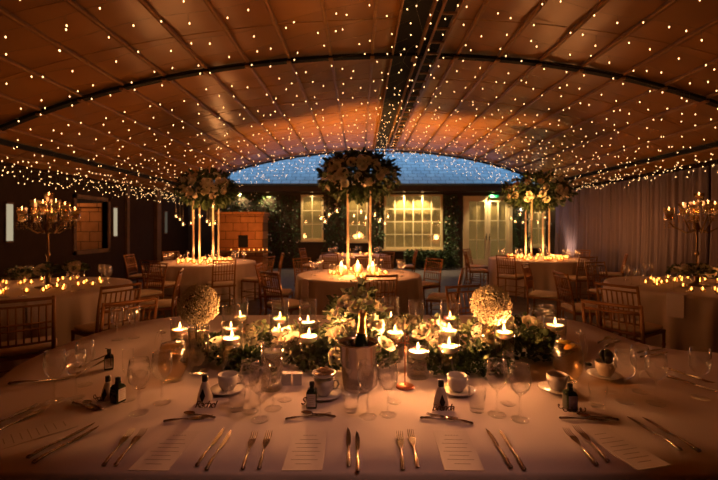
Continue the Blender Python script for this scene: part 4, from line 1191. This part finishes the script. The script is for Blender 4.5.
# table glasses
PW2 = g_wine(m=M_glass_far); PW2 = Proto(PW2)
for key, nset in (('centre', 8), ('back', 6), ('lmid', 9), ('rmid', 9), ('lnear', 9), ('rnear', 9)):
    x, y, r = T[key]
    for i in range(nset):
        for k in (0, 1):
            a = 2 * PI * (i + .3) / nset + k * .16; q = r - .22 - k * .02
            PW2.put((x + q * math.cos(a), y + q * math.sin(a), TH + .001), 0, 'small clear wine glass set on the ' + NAME[key], 'wine glasses on the ' + NAME[key])
# napkins hanging at the settings of the centre table
def napkin(x, y, a, r, lab):
    t = MB(); W = .075
    t.box(-W, W, 0, .004, -.24, .0).box(-W, W, -.18, .004, .0002, .004)
    o = t.build('napkin', M_linen, smooth=False); o.location = (x + (r + .052) * math.cos(a), y + (r + .052) * math.sin(a), TH + .002); o.rotation_euler.z = a - PI / 2
    tag(o, lab, 'napkin', 'napkins hanging over the table edge')
napkin(*T['centre'][:2], math.radians(222), T['centre'][2], 'white napkin hanging over the front-left edge of the central table')
napkin(*T['lnear'][:2], math.radians(310), T['lnear'][2], 'white napkin hanging over the edge of the left candelabra table')
napkin(*T['rnear'][:2], math.radians(218), T['rnear'][2], 'white napkin hanging over the edge of the dark right table')
# low flowers on near side tables
for key, pts in (('lnear', ((20, 270), (48, 266), (75, 264))), ('rnear', ((682, 268), (700, 266), (714, 270)))):
    x0, y0, _ = T[key]
    for i, (u, v) in enumerate(pts):
        Y = y0 + .12 * (i - 1); X = (u - U0) / F * Y
        bz = CAMH - (v + 8 - V0) / F * Y
        vs_ = MB().lathe([(0, 0), (.05, 0), (.055, .01), (.035, bz - TH - .03), (.05, bz - TH), (0, bz - TH)], 14).build('stemmed_vase', M_glass_far); vs_.location = (X, Y, TH + .001)
        where = ['first', 'second', 'third'][i]
        tag(vs_, 'vase under the %s low clump on the %s' % (where, NAME[key]), 'vase', 'low vases')
        bouquet('flower_clump', '%s low clump of leaves and white flowers on the %s' % (where, NAME[key]), (X, Y, bz), .13, .12, .12, 130, rd(3), rd(2, .2), .06, M_leaf, .3, 'low flowers on the side tables', rs=.9)

# ------------------------------------------------------------------ candelabra
def candle_cup():
    t = empty('candelabrum_candle', '', 'candle')
    MB().lathe([(0, .0), (.043, .0), (.043, .030), (.040, .034), (0, .030)], 16).build('wax', M_wax, t)
    flame_mb(1.1, .04).build('flame', M_flame, t)
    return Proto(t)
PCC = candle_cup()
def candelabrum(key, ux, cups, side):
    x0, y0, _ = T[key]; Y = y0 + .0
    X = (ux - U0) / F * Y
    t = empty('candelabrum', 'tall crystal candelabrum with tiered candle cups on the ' + NAME[key], 'candelabrum', (X, Y, TH + .001), group='candelabra')
    hub = CAMH - (228 - V0) / F * Y - TH
    prof = [(0, 0), (.13, 0), (.13, .012), (.05, .03), (.02, .06), (.03, .12), (.014, .16), (.012, hub * .5), (.028, hub * .55), (.012, hub * .6), (.012, hub - .05), (.035, hub), (.02, hub + .04), (.012, hub + .10), (0, hub + .11)]
    MB().lathe(prof, 16).build('stem', M_brass, t)
    for i, (u, v) in enumerate(cups):
        yy = [-.16, .10, -.05, .18, 0][i % 5]
        cx_ = (u - U0) / F * (Y + yy) - X; cz = CAMH - (v + 3 - V0) / F * (Y + yy) - TH
        a = MB().tube([(0, 0, hub - .02 + .01 * i % .04), (cx_ * .4, yy * .4, min(hub - .06, cz - .18)), (cx_ * .85, yy * .85, cz - .16), (cx_, yy, cz - .10)], [.009, .008, .007, .006], 7)
        ar = a.build('arm', M_brass, t)
        MB().lathe([(0, -.10), (.03, -.10), (.052, -.085), (.053, -.08), (.053, .06), (.0515, .06), (.051, -.078), (0, -.08)], 16, TR(cx_, yy, cz)).build('glass_shade', M_crystal, t)
        cr = MB()
        for k in range(6):
            aa = 2 * PI * k / 6
            px, py = cx_ + .05 * math.cos(aa), yy + .05 * math.sin(aa)
            for m_ in range(3): cr.lathe([(0, -.013), (.008, 0), (0, .013)], 6, TR(px, py, cz - .115 - m_ * .028))
        cr.build('crystal_drops', M_crystal, t, False)
        MB().lathe([(0, -.079), (.028, -.079), (.028, -.009), (0, -.009)], 12, TR(cx_, yy, cz)).build('candle_rest', M_crystal, t)
        PCC.put((X + cx_, Y + yy, TH + cz - .007), 0, 'short lit candle in a glass cup of the %s candelabrum' % side, 'candles of the %s candelabrum' % side)
        lamp('candelabrum_light', (X + cx_, Y + yy - .02, TH + cz + .060), .28, rad=.006)
    return X, Y
L1 = candelabrum('lnear', 48, [(22, 210), (35, 202), (43, 203), (49, 195), (56, 202), (65, 205), (66, 211), (75, 210), (36, 212), (52, 212)], 'left')
L2 = candelabrum('rnear', 697, [(669, 210), (683, 205), (694, 204), (699, 195), (694, 212), (708, 203), (715, 204), (725, 210)], 'right')
for s, (X, Y) in (('l', L1), ('r', L2)):
    lamp('candelabrum_light', (X - .1, Y, 1.86), 1.3, rad=.1)

# row of tea lights on the fireplace shelf
for i, u in enumerate((231, 239, 244, 249, 254, 259, 263, 267)):
    GS.put(((u - U0) / F * 12.85, 12.85, .7205), 0, 'small tea light in the row on the stone fireplace shelf', 'tea lights on the fireplace shelf', scale=.9)
lamp('fireplace_fill', ((248 - U0) / F * 12.3, 12.2, 1.1), 14, rad=.1)  # both lamps added in front of the fireplace to brighten its stone
lamp('fireplace_fill', ((240 - U0) / F * 12.3, 11.9, 2.3), 26, rad=.1)

# ------------------------------------------------------------------ table lights
def tl(key, e, z=1.02, dx=0, dy=0, rad=.12): lamp('tealight_glow', (T[key][0] + dx, T[key][1] + dy, z), e * 1.35, rad=rad)
tl('centre', 28, 1.05, 0, -.1); tl('lmid', 18, 1.0, -.2); tl('lmid', 14, 1.0, .25, -.2); tl('rmid', 22, 1.0, -.25); tl('rmid', 18, 1.0, .3); tl('back', 8)
tl('lnear', 1.6, 1.0, -.1); tl('rnear', 1.2, 1.0, .1)
# light thrown up onto the lining by the warm uplighters between the tables
for x, y, tx, ty, e, a in ((.1, 8.2, .3, 10.4, 150, 80), (-1.5, 9.0, -1.8, 11.0, 80, 80), (2.2, 9.0, 2.4, 11.0, 115, 80), (-3.1, 7.8, -3.2, 9.6, 14, 65), (3.6, 8.2, 3.6, 10.0, 45, 70), (.2, 4.6, -.1, 5.3, 9, 50)):
    spot('uplight', (x, y, 1.2), (tx, ty, 4.0), e * 7.5, (1, .44, .10), a, .1, 1.0)
spot('drape_uplight', (6.25, 12.4, .3), (6.55, 12.0, 3.0), 60, (1, .62, .42), 80, .08, 1.0)
sp = empty('added_spotlight', 'added black fill lamp clamped under the ridge truss over the front table', 'added_spotlight', (RX + .30, .7, H(RX) - .16))  # invented fixture, added to brighten the front table
MB().tube([(0, 0, 0), (0, 0, -.10)], .008, 6).build('clamp', M_black, sp)
MB().lathe([(0, .06), (.045, .05), (.05, -.06), (.046, -.06), (.04, .03), (0, .03)], 16, TR(-.02, .03, -.15, rx=.2, ry=.1)).build('housing', M_black, sp)
spot('added_spot_beam', (RX + .26, .76, H(RX) - .40), (0.0, 1.46, .75), 62, (1, .45, .29), 34, .05, 1.0)
for key, (cx1, cz1) in {'centre': (-.02, 1.72), 'lmid': (0, 1.75), 'rmid': (0, 1.75)}.items():
    for dx, dy in ((-.36, -.30), (.36, -.30), (0, -.42)): lamp('votive_light', (T[key][0] + dx, T[key][1] + dy, cz1), 3.6, rad=.03)
